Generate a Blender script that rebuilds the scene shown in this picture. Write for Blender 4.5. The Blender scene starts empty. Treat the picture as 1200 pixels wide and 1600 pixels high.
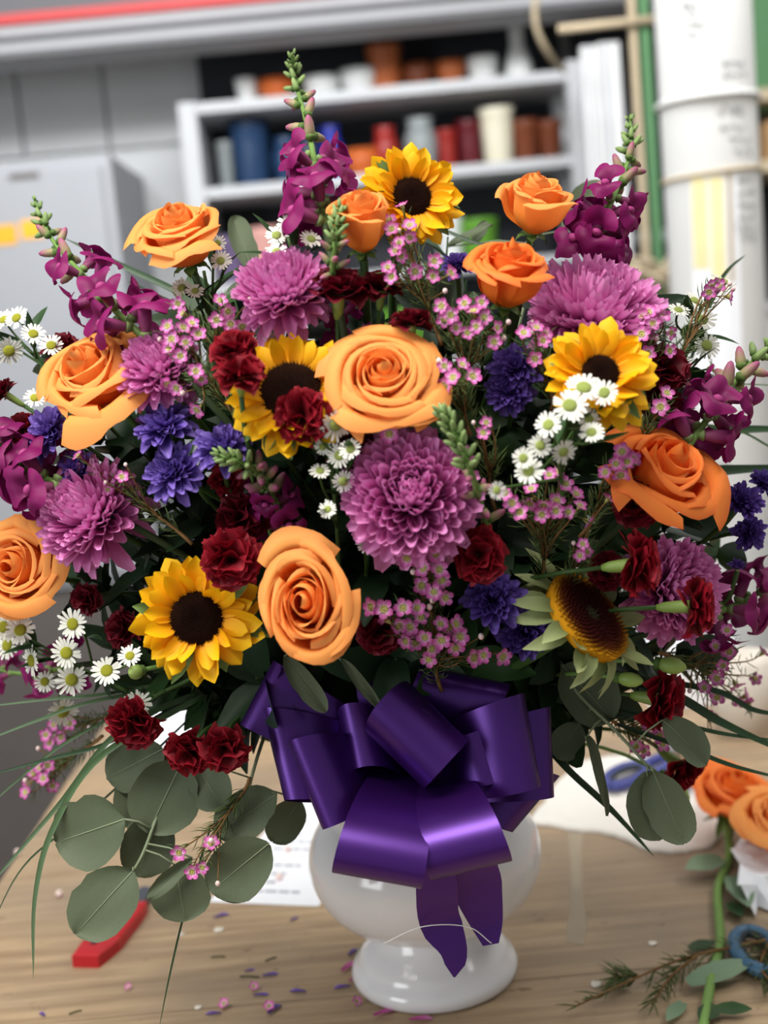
import bpy, math, random
import numpy as np
from mathutils import Matrix, Vector

# ------------------------------------------------------------------ camera, world, lights, exposure
SC = bpy.context.scene
COL = SC.collection
FPX = 2000.0                                   # focal length in pixels of the 1200 x 1600 frame
CAM_H = 0.55                                   # above the table top (table top is z = 0)
PITCH, ROLL = math.radians(8.1), math.radians(5.2)
CAM = np.array([0.0, -1.0, CAM_H])
_f = np.array([0, math.cos(PITCH), -math.sin(PITCH)])
_u = np.array([0, math.sin(PITCH), math.cos(PITCH)])
_r = np.array([1.0, 0, 0])
FWD = _f
RGT = _r * math.cos(ROLL) - _u * math.sin(ROLL)
UPV = _u * math.cos(ROLL) + _r * math.sin(ROLL)
cam_d = bpy.data.cameras.new('camera')
cam_d.sensor_fit = 'VERTICAL'
cam_d.sensor_height = 36.0
cam_d.lens = FPX / 1600 * 36.0
cam_d.clip_start = 0.05
cam_d.dof.use_dof = True
cam_d.dof.focus_distance = 0.86
cam_d.dof.aperture_fstop = 4.3
cam = bpy.data.objects.new('camera', cam_d)
COL.objects.link(cam)
cm = Matrix.Identity(4)
for i in range(3):
    cm[i][0], cm[i][1], cm[i][2], cm[i][3] = RGT[i], UPV[i], -FWD[i], CAM[i]
cam.matrix_world = cm
SC.camera = cam

world = bpy.data.worlds.new('world')
SC.world = world
world.use_nodes = True
world.node_tree.nodes['Background'].inputs[0].default_value = (0.97, 0.98, 1.0, 1)
world.node_tree.nodes['Background'].inputs[1].default_value = 0.28

def area(name, loc, target, sx, sy, power, color=(1, 1, 1)):
    l = bpy.data.lights.new(name, 'AREA')
    l.shape = 'RECTANGLE'; l.size = sx; l.size_y = sy; l.energy = power; l.color = color
    o = bpy.data.objects.new(name, l); COL.objects.link(o)
    o.location = loc
    o.rotation_euler = (Vector(target) - Vector(loc)).to_track_quat('-Z', 'Y').to_euler()
    return o
# ceiling fluorescent lamps of the workroom
area('ceiling_lamp_front', (-0.5, -0.75, 1.75), (-0.5, -0.72, 0), 1.6, 0.6, 39, (1.0, 0.97, 0.92))
area('ceiling_lamp_side', (1.5, 0.3, 1.75), (1.5, 0.3, 0), 0.5, 1.8, 16, (1.0, 0.98, 0.95))
area('ceiling_lamp_back', (-0.2, 1.0, 1.82), (-0.2, 2.6, 0.75), 2.6, 0.4, 58, (0.97, 0.98, 1.0))

# unseen fill light added at front left for highlights on bow and urn
area('front_left_fill', (-2.6, -1.9, 0.85), (0, 0, 0.3), 1.2, 1.3, 26, (0.95, 0.98, 1.0))

SC.view_settings.view_transform = 'Standard'
SC.view_settings.look = 'None'
SC.view_settings.gamma = 1.0
SC.view_settings.use_curve_mapping = False
SC.view_settings.exposure = 0.34

# ------------------------------------------------------------------ helpers
def px(x, y, d):
    return CAM + d * (FWD + RGT * (x - 600) / FPX + UPV * (800 - y) / FPX)
def ray(x, y):
    return FWD + RGT * (x - 600) / FPX + UPV * (800 - y) / FPX
def tb(x, y, z=0.0):                            # pixel -> point on the table (or a height above it)
    r = ray(x, y); t = (z - CAM[2]) / r[2]
    return CAM + t * r
def aty(x, y, Y):                               # pixel -> point on the plane y = Y
    r = ray(x, y); t = (Y - CAM[1]) / r[1]
    return CAM + t * r
def axis_d(y):
    return 0.985 + (y - 480) / 1000 * 0.065
def dome(x, y, k=0.0):                          # depth of the bouquet's outer surface
    q = 1 - ((x - 600) / 690) ** 2 - ((y - 720) / 600) ** 2
    return axis_d(y) - 0.23 * math.sqrt(max(0.0, q)) + k
def nrm(v):
    v = np.asarray(v, float); return v / (np.linalg.norm(v) + 1e-12)
def img(a, b, c):                               # image right / up / towards the viewer -> world direction
    return nrm(RGT * a + UPV * b - FWD * c)
def frame(pos, n, s=1.0, spin=0.0, xref=None):
    n = nrm(n)
    ref = np.array([0, 0, 1.0]) if xref is None else np.asarray(xref, float)
    if abs(n @ nrm(ref)) > 0.97: ref = np.array([0.3, 1.0, 0.1])
    x = nrm(np.cross(ref, n)); y = np.cross(n, x)
    c, sn = math.cos(spin), math.sin(spin)
    x, y = x * c + y * sn, -x * sn + y * c
    m = Matrix.Identity(4)
    for i in range(3):
        m[i][0], m[i][1], m[i][2], m[i][3] = x[i] * s, y[i] * s, n[i] * s, pos[i]
    return m
def inv_pts(M, P):
    A = np.array(M.inverted()); P = np.asarray(P, float)
    return P @ A[:3, :3].T + A[:3, 3]
def fwd_pts(M, P):
    A = np.array(M); P = np.asarray(P, float)
    return P @ A[:3, :3].T + A[:3, 3]

def mesh(name, V, F, mats, uv=None, smooth=True, mi=None):
    me = bpy.data.meshes.new(name)
    me.from_pydata(np.asarray(V, float).tolist(), [], [tuple(int(i) for i in f) for f in F])
    for m in (mats if isinstance(mats, (list, tuple)) else [mats]): me.materials.append(m)
    if uv is not None:
        L = me.uv_layers.new(name='UVMap')
        li = np.empty(len(me.loops), dtype=np.int32); me.loops.foreach_get('vertex_index', li)
        L.data.foreach_set('uv', np.asarray(uv, float)[li].ravel())
    if smooth: me.polygons.foreach_set('use_smooth', np.ones(len(me.polygons), dtype=bool))
    if mi is not None: me.polygons.foreach_set('material_index', np.asarray(mi, dtype=np.int32))
    me.update()
    return me
def grid(P, wrap=False):                        # P (n, m, 3) -> V, F, UV
    n, m = P.shape[:2]
    V = P.reshape(-1, 3); F = []
    mm = m if wrap else m - 1
    for i in range(n - 1):
        for j in range(mm):
            k = (j + 1) % m
            F.append((i * m + j, i * m + k, (i + 1) * m + k, (i + 1) * m + j))
    U = np.stack(np.meshgrid(np.linspace(0, 1, n), np.linspace(0, 1, m), indexing='ij'), -1).reshape(-1, 2)
    return V, F, U
class MB:
    """collects shapes that belong to ONE part"""
    def __init__(s): s.V = []; s.F = []; s.U = []; s.M = []; s.n = 0
    def add(s, V, F, U=None, mi=0):
        V = np.asarray(V, float)
        s.V.append(V); s.F += [tuple(i + s.n for i in f) for f in F]
        s.U.append(np.zeros((len(V), 2)) if U is None else np.asarray(U, float))
        s.M += [mi] * len(F); s.n += len(V); return s
    def box(s, a, b, mi=0, M=None):
        a, b = np.minimum(a, b), np.maximum(a, b)
        V = np.array([[(a, b)[i >> 0 & 1][0], (a, b)[i >> 1 & 1][1], (a, b)[i >> 2 & 1][2]] for i in range(8)], float)
        if M is not None: V = fwd_pts(M, V)
        return s.add(V, [(0, 2, 3, 1), (4, 5, 7, 6), (0, 1, 5, 4), (2, 6, 7, 3), (0, 4, 6, 2), (1, 3, 7, 5)], mi=mi)
    def tube(s, P, r, k=6, mi=0, cap=True):
        V, F, U = tube(P, r, k, cap); return s.add(V, F, U, mi)
    def build(s, name, mats, smooth=True):
        return mesh(name, np.vstack(s.V), s.F, mats, np.vstack(s.U), smooth, s.M)
def tube(P, r, k=6, cap=True):
    P = np.asarray(P, float); n = len(P)
    r = np.full(n, r) if np.isscalar(r) else np.asarray(r, float)
    T = np.gradient(P, axis=0); T /= np.linalg.norm(T, axis=1)[:, None] + 1e-12
    ref = np.array([0.31, 0.17, 0.93])
    if abs(T[0] @ ref) > 0.9: ref = np.array([0.95, 0.2, 0.1])
    x = nrm(np.cross(T[0], ref)); rings = []
    a = np.linspace(0, 2 * math.pi, k, endpoint=False)
    for i in range(n):
        x = nrm(x - T[i] * (x @ T[i])); y = np.cross(T[i], x)
        rings.append(P[i] + r[i] * (np.cos(a)[:, None] * x + np.sin(a)[:, None] * y))
    V, F, U = grid(np.array(rings), wrap=True)
    if cap: F = F + [tuple(range(k - 1, -1, -1)), tuple((n - 1) * k + j for j in range(k))]
    return V, F, U
def bez(p0, p1, p2, p3, n=12):
    t = np.linspace(0, 1, n)[:, None]
    p0, p1, p2, p3 = (np.asarray(p, float) for p in (p0, p1, p2, p3))
    return (1 - t) ** 3 * p0 + 3 * t * (1 - t) ** 2 * p1 + 3 * t * t * (1 - t) * p2 + t ** 3 * p3
def spline(P, n=24):                            # Catmull-Rom through the points
    P = np.asarray(P, float)
    if len(P) == 2: return P[0] + np.linspace(0, 1, n)[:, None] * (P[1] - P[0])
    Q = np.vstack([2 * P[0] - P[1], P, 2 * P[-1] - P[-2]]); out = []
    for t in np.linspace(0, len(P) - 1 - 1e-9, n):
        i = int(t); u = t - i; a, b, c, d = Q[i:i + 4]
        out.append(0.5 * (2 * b + (c - a) * u + (2 * a - 5 * b + 4 * c - d) * u * u + (3 * b - a - 3 * c + d) * u ** 3))
    return np.array(out)
def lathe(prof, k=48):
    a = np.linspace(0, 2 * math.pi, k, endpoint=False)
    P = np.array([[[r * math.cos(t), r * math.sin(t), z] for t in a] for r, z in prof])
    return grid(P, wrap=True)
def ellipsoid(c, r, k=8, n=6, M=None):
    th = np.linspace(0.001, math.pi - 0.001, n)
    V, F, U = lathe([(math.sin(t), -math.cos(t)) for t in th], k)
    V = V * np.asarray(r, float)
    if M is not None: V = fwd_pts(M, V)
    return V + np.asarray(c, float), F, U

def ob(name, me, parent=None, M=None):
    o = bpy.data.objects.new(name, me); COL.objects.link(o)
    if parent is not None: o.parent = parent
    if M is not None: o.matrix_basis = M
    return o
def tag(o, label, cat, group=None):
    o['label'] = label; o['category'] = cat
    if group: o['group'] = group
    return o
def thing(name, label, cat, group=None, M=None):
    return tag(ob(name, None, None, M), label, cat, group)
def struct(name, me, parent=None, M=None):
    o = ob(name, me, parent, M)
    if parent is None: o['kind'] = 'structure'
    return o

# ------------------------------------------------------------------ materials
def lin(c):                                     # sRGB 0-255 -> linear
    return tuple(((v / 255) / 12.92 if v / 255 <= 0.04045 else ((v / 255 + 0.055) / 1.055) ** 2.4) for v in c)
def mat(name, c0, c1=None, axis='u', rough=0.6, trans=0.0, noise=0.10, nscale=60, metal=0.0, spec=0.3, bump=0.0,
        stops=None, rnd=0.08, coat=0.0, sheen=0.0, stretch=None, alpha=None):
    """c0 -> c1 along the piece (uv), a little noise, a little per-object variation, optional translucency"""
    m = bpy.data.materials.new(name); m.use_nodes = True
    nt = m.node_tree; N = nt.nodes; L = nt.links; N.clear()
    out = N.new('ShaderNodeOutputMaterial'); b = N.new('ShaderNodeBsdfPrincipled')
    b.inputs['Roughness'].default_value = rough; b.inputs['Metallic'].default_value = metal
    b.inputs['Specular IOR Level'].default_value = spec
    b.inputs['Coat Weight'].default_value = coat; b.inputs['Sheen Weight'].default_value = sheen
    tc = N.new('ShaderNodeTexCoord')
    if c1 is not None or stops:
        sp = N.new('ShaderNodeSeparateXYZ'); L.new(tc.outputs['UV'], sp.inputs[0])
        rp = N.new('ShaderNodeValToRGB'); L.new(sp.outputs['X' if axis == 'u' else 'Y'], rp.inputs[0])
        st = stops or [(0, c0), (1, c1)]
        el = rp.color_ramp.elements
        while len(el) < len(st): el.new(0.5)
        for e, (p, c) in zip(el, st): e.position = p; e.color = (*lin(c), 1)
        col = rp.outputs[0]
    else:
        rgb = N.new('ShaderNodeRGB'); rgb.outputs[0].default_value = (*lin(c0), 1); col = rgb.outputs[0]
    nz = N.new('ShaderNodeTexNoise'); nz.inputs['Scale'].default_value = nscale; nz.inputs['Detail'].default_value = 4
    if stretch:
        mp = N.new('ShaderNodeMapping'); mp.inputs['Scale'].default_value = stretch
        L.new(tc.outputs['Object'], mp.inputs[0]); L.new(mp.outputs[0], nz.inputs[0])
    else: L.new(tc.outputs['Object'], nz.inputs[0])
    oi = N.new('ShaderNodeObjectInfo')
    a1 = N.new('ShaderNodeMath'); a1.operation = 'MULTIPLY_ADD'
    L.new(nz.outputs[0], a1.inputs[0]); a1.inputs[1].default_value = 2 * noise; a1.inputs[2].default_value = 1 - noise - rnd
    a2 = N.new('ShaderNodeMath'); a2.operation = 'MULTIPLY_ADD'
    L.new(oi.outputs['Random'], a2.inputs[0]); a2.inputs[1].default_value = 2 * rnd; L.new(a1.outputs[0], a2.inputs[2])
    hs = N.new('ShaderNodeHueSaturation'); L.new(col, hs.inputs['Color']); L.new(a2.outputs[0], hs.inputs['Value'])
    L.new(hs.outputs[0], b.inputs['Base Color'])
    if bump:
        bp = N.new('ShaderNodeBump'); bp.inputs['Strength'].default_value = bump; bp.inputs['Distance'].default_value = 0.002
        L.new(nz.outputs[0], bp.inputs['Height']); L.new(bp.outputs[0], b.inputs['Normal'])
    if alpha is not None: b.inputs['Alpha'].default_value = alpha
    if trans:
        t = N.new('ShaderNodeBsdfTranslucent'); L.new(hs.outputs[0], t.inputs[0])
        mx = N.new('ShaderNodeMixShader'); mx.inputs[0].default_value = trans
        L.new(b.outputs[0], mx.inputs[1]); L.new(t.outputs[0], mx.inputs[2]); L.new(mx.outputs[0], out.inputs[0])
    else: L.new(b.outputs[0], out.inputs[0])
    return m
M_ = {}
def defm(k, *a, **kw): M_[k] = mat(k, *a, **kw)
defm('rose', (250, 170, 85), stops=[(0, (246, 150, 36)), (0.45, (252, 154, 62)), (0.9, (254, 172, 90)), (1, (250, 160, 84))], rough=0.65, trans=0.28, noise=0.04, rnd=0.03)
defm('rose_deep', (250, 150, 70), stops=[(0, (246, 146, 36)), (0.5, (250, 130, 44)), (0.92, (250, 140, 60)), (1, (242, 122, 56))], rough=0.65, trans=0.28, noise=0.04, rnd=0.03)
defm('sun_petal', (240, 170, 0), stops=[(0, (224, 140, 2)), (0.4, (246, 178, 4)), (1, (252, 200, 14))], rough=0.6, trans=0.25, noise=0.06, rnd=0.05)
defm('sun_disc', (22, 10, 8), (40, 22, 14), rough=0.95, noise=0.3, nscale=300, spec=0.05)
defm('sun_disc_gold', (40, 26, 14), stops=[(0, (70, 74, 58)), (0.14, (62, 58, 40)), (0.2, (46, 12, 14)), (0.66, (58, 16, 14)), (0.84, (96, 48, 14)), (1, (196, 136, 22))], rough=0.9, noise=0.3, nscale=400, spec=0.1)
defm('sepal_pale', (120, 135, 80), (172, 182, 128), rough=0.6, trans=0.2, rnd=0.08)
defm('sepal', (70, 100, 42), (104, 130, 66), rough=0.55, trans=0.15)
defm('mum', (176, 84, 150), stops=[(0, (176, 52, 132)), (0.5, (214, 104, 178)), (1, (232, 156, 210))], rough=0.5, trans=0.22, noise=0.04, rnd=0.07)
defm('violet', (70, 50, 130), stops=[(0, (56, 36, 108)), (0.55, (94, 66, 156)), (1, (136, 110, 196))], rough=0.5, trans=0.18, noise=0.05, rnd=0.12)
defm('violet_dark', (60, 40, 110), stops=[(0, (40, 22, 76)), (0.55, (70, 42, 122)), (1, (106, 80, 164))], rough=0.5, trans=0.18, noise=0.05, rnd=0.12)
defm('carnation', (110, 14, 30), stops=[(0, (66, 2, 12)), (0.7, (120, 4, 24)), (1, (152, 16, 36))], rough=0.6, trans=0.18, noise=0.08, rnd=0.12)
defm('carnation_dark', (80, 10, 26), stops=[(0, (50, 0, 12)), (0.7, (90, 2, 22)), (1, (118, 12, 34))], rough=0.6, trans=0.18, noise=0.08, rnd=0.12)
defm('calyx', (112, 140, 62), (150, 172, 92), rough=0.45, noise=0.08)
defm('snap', (140, 20, 100), stops=[(0, (160, 96, 122)), (0.4, (140, 44, 106)), (0.7, (116, 10, 80)), (1, (138, 20, 98))], rough=0.55, trans=0.22, noise=0.08, rnd=0.1)
defm('snap_palate', (160, 56, 118), rough=0.6, noise=0.1)
defm('bud_pink', (140, 150, 84), stops=[(0, (120, 142, 72)), (0.45, (160, 150, 110)), (0.75, (168, 92, 122)), (1, (150, 70, 112))], rough=0.5, trans=0.1)
defm('bud_green', (110, 140, 76), (148, 170, 110), rough=0.5, trans=0.1)
defm('wax', (200, 90, 170), stops=[(0, (242, 210, 230)), (0.35, (222, 126, 192)), (1, (180, 42, 140))], rough=0.4, trans=0.2, noise=0.06, rnd=0.1)
defm('wax_center', (150, 148, 70), (196, 186, 120), rough=0.4)
defm('wax_bud', (226, 180, 190), (240, 226, 214), rough=0.4)
defm('wax_stem', (124, 92, 52), rough=0.7, noise=0.2)
defm('needle', (70, 88, 44), (96, 112, 60), rough=0.5)
defm('aster', (236, 236, 222), (248, 248, 240), rough=0.6, trans=0.2, noise=0.03, rnd=0.03)
defm('aster_disc', (176, 176, 50), rough=0.7, noise=0.2, nscale=700, bump=0.6)
defm('aster_disc_green', (170, 186, 96), rough=0.7, noise=0.2, nscale=700, bump=0.6)
defm('stem', (62, 90, 42), rough=0.5, noise=0.12)
defm('stem_light', (112, 146, 74), rough=0.5, noise=0.1)
defm('stem_dark', (50, 66, 34), rough=0.6, noise=0.15)
defm('leaf', (44, 72, 38), stops=[(0, (58, 84, 46)), (0.5, (42, 70, 36)), (1, (50, 78, 42))], rough=0.45, trans=0.12, noise=0.12, rnd=0.15)
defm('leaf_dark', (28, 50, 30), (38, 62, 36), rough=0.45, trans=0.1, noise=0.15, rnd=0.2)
defm('leaf_pale', (116, 142, 112), (134, 158, 128), rough=0.6, trans=0.15, noise=0.1)
defm('euca', (84, 95, 72), (98, 108, 84), rough=0.6, trans=0.12, noise=0.10, nscale=25, rnd=0.14, spec=0.25)
defm('euca_rib', (128, 140, 110), rough=0.6)
defm('grass', (58, 84, 48), (88, 110, 80), rough=0.42, noise=0.12, rnd=0.15)
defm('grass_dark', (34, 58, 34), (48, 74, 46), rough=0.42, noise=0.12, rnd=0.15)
defm('ribbon', (70, 25, 114), rough=0.36, metal=0.70, noise=0.03, nscale=200, spec=0.6, rnd=0.0, coat=0.22)
M_['ribbon'].node_tree.nodes['Principled BSDF'].inputs['Coat Roughness'].default_value = 0.3
defm('ceramic', (226, 226, 228), rough=0.14, noise=0.01, spec=0.5, rnd=0, coat=0.3)
defm('foam', (26, 44, 26), rough=0.95, noise=0.2)
# ------------------------------------------------------------------ room materials
defm('wall', (206, 208, 208), rough=0.8, noise=0.10, nscale=2.5, rnd=0.02)
defm('wall_panel', (216, 218, 218), rough=0.7, noise=0.08, nscale=3, rnd=0.05)
defm('floor', (98, 92, 88), rough=0.8, noise=0.15, nscale=3)
defm('ceiling', (120, 120, 122), rough=0.9, noise=0.05, nscale=3)
defm('beam', (168, 168, 170), rough=0.6, noise=0.05, nscale=4)
defm('beam_dark', (104, 104, 106), rough=0.7, noise=0.05, nscale=4)
defm('red_stripe', (206, 70, 70), rough=0.5, noise=0.06)
defm('steel_grey', (168, 170, 174), rough=0.55, noise=0.06, nscale=5)
defm('base_grey', (104, 98, 94), rough=0.7, noise=0.12, nscale=6)
defm('yellow_label', (244, 176, 40), rough=0.5, noise=0.04)
defm('shelf_white', (196, 198, 200), rough=0.5, noise=0.05, nscale=8)
defm('shelf_back', (52, 54, 58), rough=0.9, noise=0.15, nscale=6)
for _n, _c in dict(pot_white=(226, 228, 226), pot_blue=(34, 58, 90), pot_navy=(26, 36, 62), pot_cobalt=(40, 50, 150), pot_red=(150, 40, 34),
                   pot_orange=(206, 104, 50), pot_terra=(168, 92, 52), pot_cream=(226, 220, 196), pot_brown=(110, 58, 36), pot_wine=(96, 26, 34),
                   pot_grey=(140, 146, 146), pot_green=(96, 150, 50), pot_pink=(214, 160, 150), pot_purple=(110, 96, 130), pot_black=(38, 38, 42)).items():
    defm(_n, _c, rough=0.3, noise=0.08, nscale=20)
defm('post_white', (198, 198, 195), rough=0.6, noise=0.05, nscale=6)
defm('ink', (126, 128, 132), rough=0.8, noise=0.1)
defm('yellow_stain', (236, 222, 168), rough=0.8, noise=0.12, nscale=14)
defm('tan', (184, 168, 140), rough=0.7, noise=0.1)
defm('green_paint', (82, 124, 84), rough=0.7, noise=0.1)
defm('cardboard', (168, 132, 92), rough=0.85, noise=0.1)
defm('plastic_white', (226, 226, 226), rough=0.45, noise=0.04)
defm('paper', (238, 240, 244), rough=0.8, noise=0.02)
defm('print_grey', (136, 138, 152), rough=0.8, noise=0.05)
defm('cloth', (228, 224, 216), rough=0.95, noise=0.06, nscale=260, bump=0.5)
defm('knife_red', (178, 32, 38), rough=0.35, noise=0.05)
defm('steel', (150, 154, 160), rough=0.3, metal=0.8, noise=0.05)
defm('blade_grey', (92, 98, 108), rough=0.35, metal=0.6, noise=0.05)
defm('handle_blue', (70, 106, 134), rough=0.4, noise=0.06)
defm('handle_violet', (70, 76, 140), rough=0.4, noise=0.06)
defm('rubber', (50, 56, 62), rough=0.6, noise=0.06)
defm('scrap_white', (220, 212, 198), rough=0.8)
defm('tape', (196, 182, 158), rough=0.5, noise=0.15, nscale=30, alpha=0.45)
defm('tub', (214, 206, 194), rough=0.35, noise=0.03)

def wood_mat(name, seed):
    m = bpy.data.materials.new(name); m.use_nodes = True
    nt = m.node_tree; N = nt.nodes; L = nt.links; b = N['Principled BSDF']
    b.inputs['Roughness'].default_value = 0.55; b.inputs['Specular IOR Level'].default_value = 0.35
    tc = N.new('ShaderNodeTexCoord')
    def noise(sc, scale, detail, off=0):
        mp = N.new('ShaderNodeMapping'); mp.inputs['Scale'].default_value = scale
        mp.inputs['Location'].default_value = (seed + off, seed * 2 + off, 0)
        L.new(tc.outputs['Object'], mp.inputs[0])
        n = N.new('ShaderNodeTexNoise'); n.inputs['Scale'].default_value = sc; n.inputs['Detail'].default_value = detail
        n.inputs['Roughness'].default_value = 0.6
        L.new(mp.outputs[0], n.inputs[0]); return n.outputs[0]
    g = noise(9, (0.6, 9, 1), 8)                     # grain runs along x
    r1 = N.new('ShaderNodeValToRGB'); L.new(g, r1.inputs[0])
    r1.color_ramp.elements[0].position = 0.3; r1.color_ramp.elements[0].color = (*lin((142, 117, 88)), 1)
    r1.color_ramp.elements[1].position = 0.72; r1.color_ramp.elements[1].color = (*lin((198, 171, 135)), 1)
    s = noise(3.2, (1, 1.6, 1), 5, 3)                # broad grey wear and stains
    r2 = N.new('ShaderNodeValToRGB'); L.new(s, r2.inputs[0])
    r2.color_ramp.elements[0].position = 0.36; r2.color_ramp.elements[0].color = (0, 0, 0, 1)
    r2.color_ramp.elements[1].position = 0.66; r2.color_ramp.elements[1].color = (0.8, 0.8, 0.8, 1)
    mx = N.new('ShaderNodeMix'); mx.data_type = 'RGBA'; L.new(r2.outputs[0], mx.inputs[0]); L.new(r1.outputs[0], mx.inputs[6])
    mx.inputs[7].default_value = (*lin((140, 124, 106)), 1)
    k = noise(38, (1, 2.2, 1), 3, 9)                 # small dark nicks
    r3 = N.new('ShaderNodeValToRGB'); L.new(k, r3.inputs[0])
    r3.color_ramp.elements[0].position = 0.27; r3.color_ramp.elements[0].color = (0.45, 0.42, 0.4, 1)
    r3.color_ramp.elements[1].position = 0.34; r3.color_ramp.elements[1].color = (1, 1, 1, 1)
    m2 = N.new('ShaderNodeMix'); m2.data_type = 'RGBA'; m2.blend_type = 'MULTIPLY'; m2.inputs[0].default_value = 1
    L.new(mx.outputs[2], m2.inputs[6]); L.new(r3.outputs[0], m2.inputs[7]); L.new(m2.outputs[2], b.inputs['Base Color'])
    bp = N.new('ShaderNodeBump'); bp.inputs['Strength'].default_value = 0.25; bp.inputs['Distance'].default_value = 0.001
    L.new(g, bp.inputs['Height']); L.new(bp.outputs[0], b.inputs['Normal'])
    M_[name] = m
wood_mat('wood_a', 1.3); wood_mat('wood_b', 5.7); defm('wood_leg', (120, 96, 70), rough=0.7, noise=0.2, nscale=10)

def boxo(name, a, b, m, parent=None, M=None):
    return ob(name, MB().box(a, b, M=M).build(name, M_[m], smooth=False), parent)

# ------------------------------------------------------------------ room shell
FZ = -0.9
struct('floor', MB().box((-3.2, -3.0, FZ - 0.1), (3.2, 3.3, FZ)).build('floor', M_['floor'], False))
struct('ceiling', MB().box((-3.2, -1.2, 1.95), (3.2, 3.3, 2.05)).build('ceiling', M_['ceiling'], False))
wb = struct('wall_back', MB().box((-3.2, 3.2, FZ), (3.2, 3.3, 1.95)).build('wall_back', M_['wall'], False))
struct('wall_left', MB().box((-3.3, -1.2, FZ), (-3.2, 3.3, 1.95)).build('wall_left', M_['wall'], False))
struct('wall_right', MB().box((3.2, -1.2, FZ), (3.3, 3.3, 1.95)).build('wall_right', M_['wall'], False))
for x0, x1, z0, z1 in ((-1.6, -1.03, 1.19, 1.5), (-1.02, -0.76, 1.19, 1.5), (-0.75, -0.45, 1.19, 1.5), (-1.6, -0.76, 0.2, 1.18), (-0.75, -0.45, 0.2, 1.18),
                       (-1.6, -0.76, -0.85, 0.19), (-0.75, -0.45, -0.85, 0.19)):
    boxo('panel', (x0, 3.165, z0), (x1, 3.2, z1), 'wall_panel', wb)
boxo('panel', (0.72, 3.14, -0.85), (1.5, 3.2, 1.5), 'shelf_back', wb)
# soffit beam with the red stripe, crossing the top of the view
YBM = 2.62
zb = float(aty(300, 68, YBM)[2]); Lb = 3.6
Mb = Matrix.Translation((-1.8, YBM, zb))
be = struct('trim_1', MB().box((-1, 0, 0), (Lb + 0.6, 0.15, 0.088), M=Mb).build('trim_1', M_['beam'], False))
boxo('lower_lip', (-1, -0.02, 0), (Lb + 0.6, 0.0, 0.018), 'beam_dark', be, Mb)
boxo('cove', (-1, -0.012, 0.045), (Lb + 0.6, 0.0, 0.06), 'beam_dark', be, Mb)
boxo('stripe', (-1, -0.02, 0.089), (Lb + 0.6, 0.15, 0.114), 'red_stripe', be, Mb)
boxo('upper_board', (-1, 0.02, 0.115), (Lb + 0.6, 0.15, 0.60), 'beam_dark', be, Mb)

# grey steel cabinet on the left
cab = thing('steel_cabinet', 'grey steel cabinet with two yellow stickers against the back wall on the left', 'cabinet', None, Matrix.Translation((-1.35, 2.75, FZ)))
M0 = cab.matrix_basis.inverted()
x1 = float(aty(168, 240, 2.6)[0]); zt = float(aty(168, 240, 2.6)[2])
def part(t, name, a, b, m): return boxo(name, a, b, m, t, t.matrix_basis.inverted())
part(cab, 'body', (-2.2, 2.62, -0.1), (x1, 3.15, zt), 'steel_grey')
part(cab, 'base', (-2.2, 2.64, FZ), (x1 + 0.02, 3.15, -0.1), 'base_grey')  # darker separate part: shade on the lower cabinet put into its colour
dr = part(cab, 'door', (-1.72, 2.6, -0.07), (x1 - 0.025, 2.62, zt - 0.03), 'steel_grey')
for (xa, ya, xb, yb) in ((-8, 350, 24, 384), (35, 342, 66, 374)):
    a, b = aty(xa, yb, 2.598), aty(xb, ya, 2.598)
    part(cab, 'sticker', (a[0], 2.597, a[2]), (b[0], 2.5995, b[2]), 'yellow_label')
a, b = aty(15, 282, 2.598), aty(60, 268, 2.598)
part(cab, 'name_plate', (a[0], 2.597, a[2]), (b[0], 2.5995, b[2]), 'base_grey')
part(cab, 'handle', (x1 - 0.09, 2.57, 0.55), (x1 - 0.07, 2.6, 0.70), 'base_grey')

# white shelving with pots and vases
sh = thing('shelving_unit', 'white open shelving unit crowded with vases on the back wall', 'shelf', None, Matrix.Translation((0.14, 2.9, FZ)))
SX0, SX1, SY0, SY1 = -0.45, 0.675, 2.78, 3.12
part(sh, 'back_panel', (SX0, SY1, FZ), (SX1, SY1 + 0.02, 1.45), 'shelf_back')
part(sh, 'post', (SX0 - 0.03, SY0 - 0.01, FZ), (SX0 + 0.02, SY1, 1.235), 'shelf_white')
part(sh, 'post', (SX1 - 0.045, SY0 - 0.01, FZ), (SX1 - 0.005, SY0 + 0.05, 1.255), 'shelf_white')
part(sh, 'post', (SX1 - 0.045, SY1 - 0.05, FZ), (SX1 - 0.005, SY1, 1.255), 'shelf_white')
SHZ = [1.232, 0.995, 0.72, 0.45]
for z in SHZ: part(sh, 'shelf_board', (SX0, SY0, z - 0.028), (SX1, SY1, z), 'shelf_white')

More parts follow.
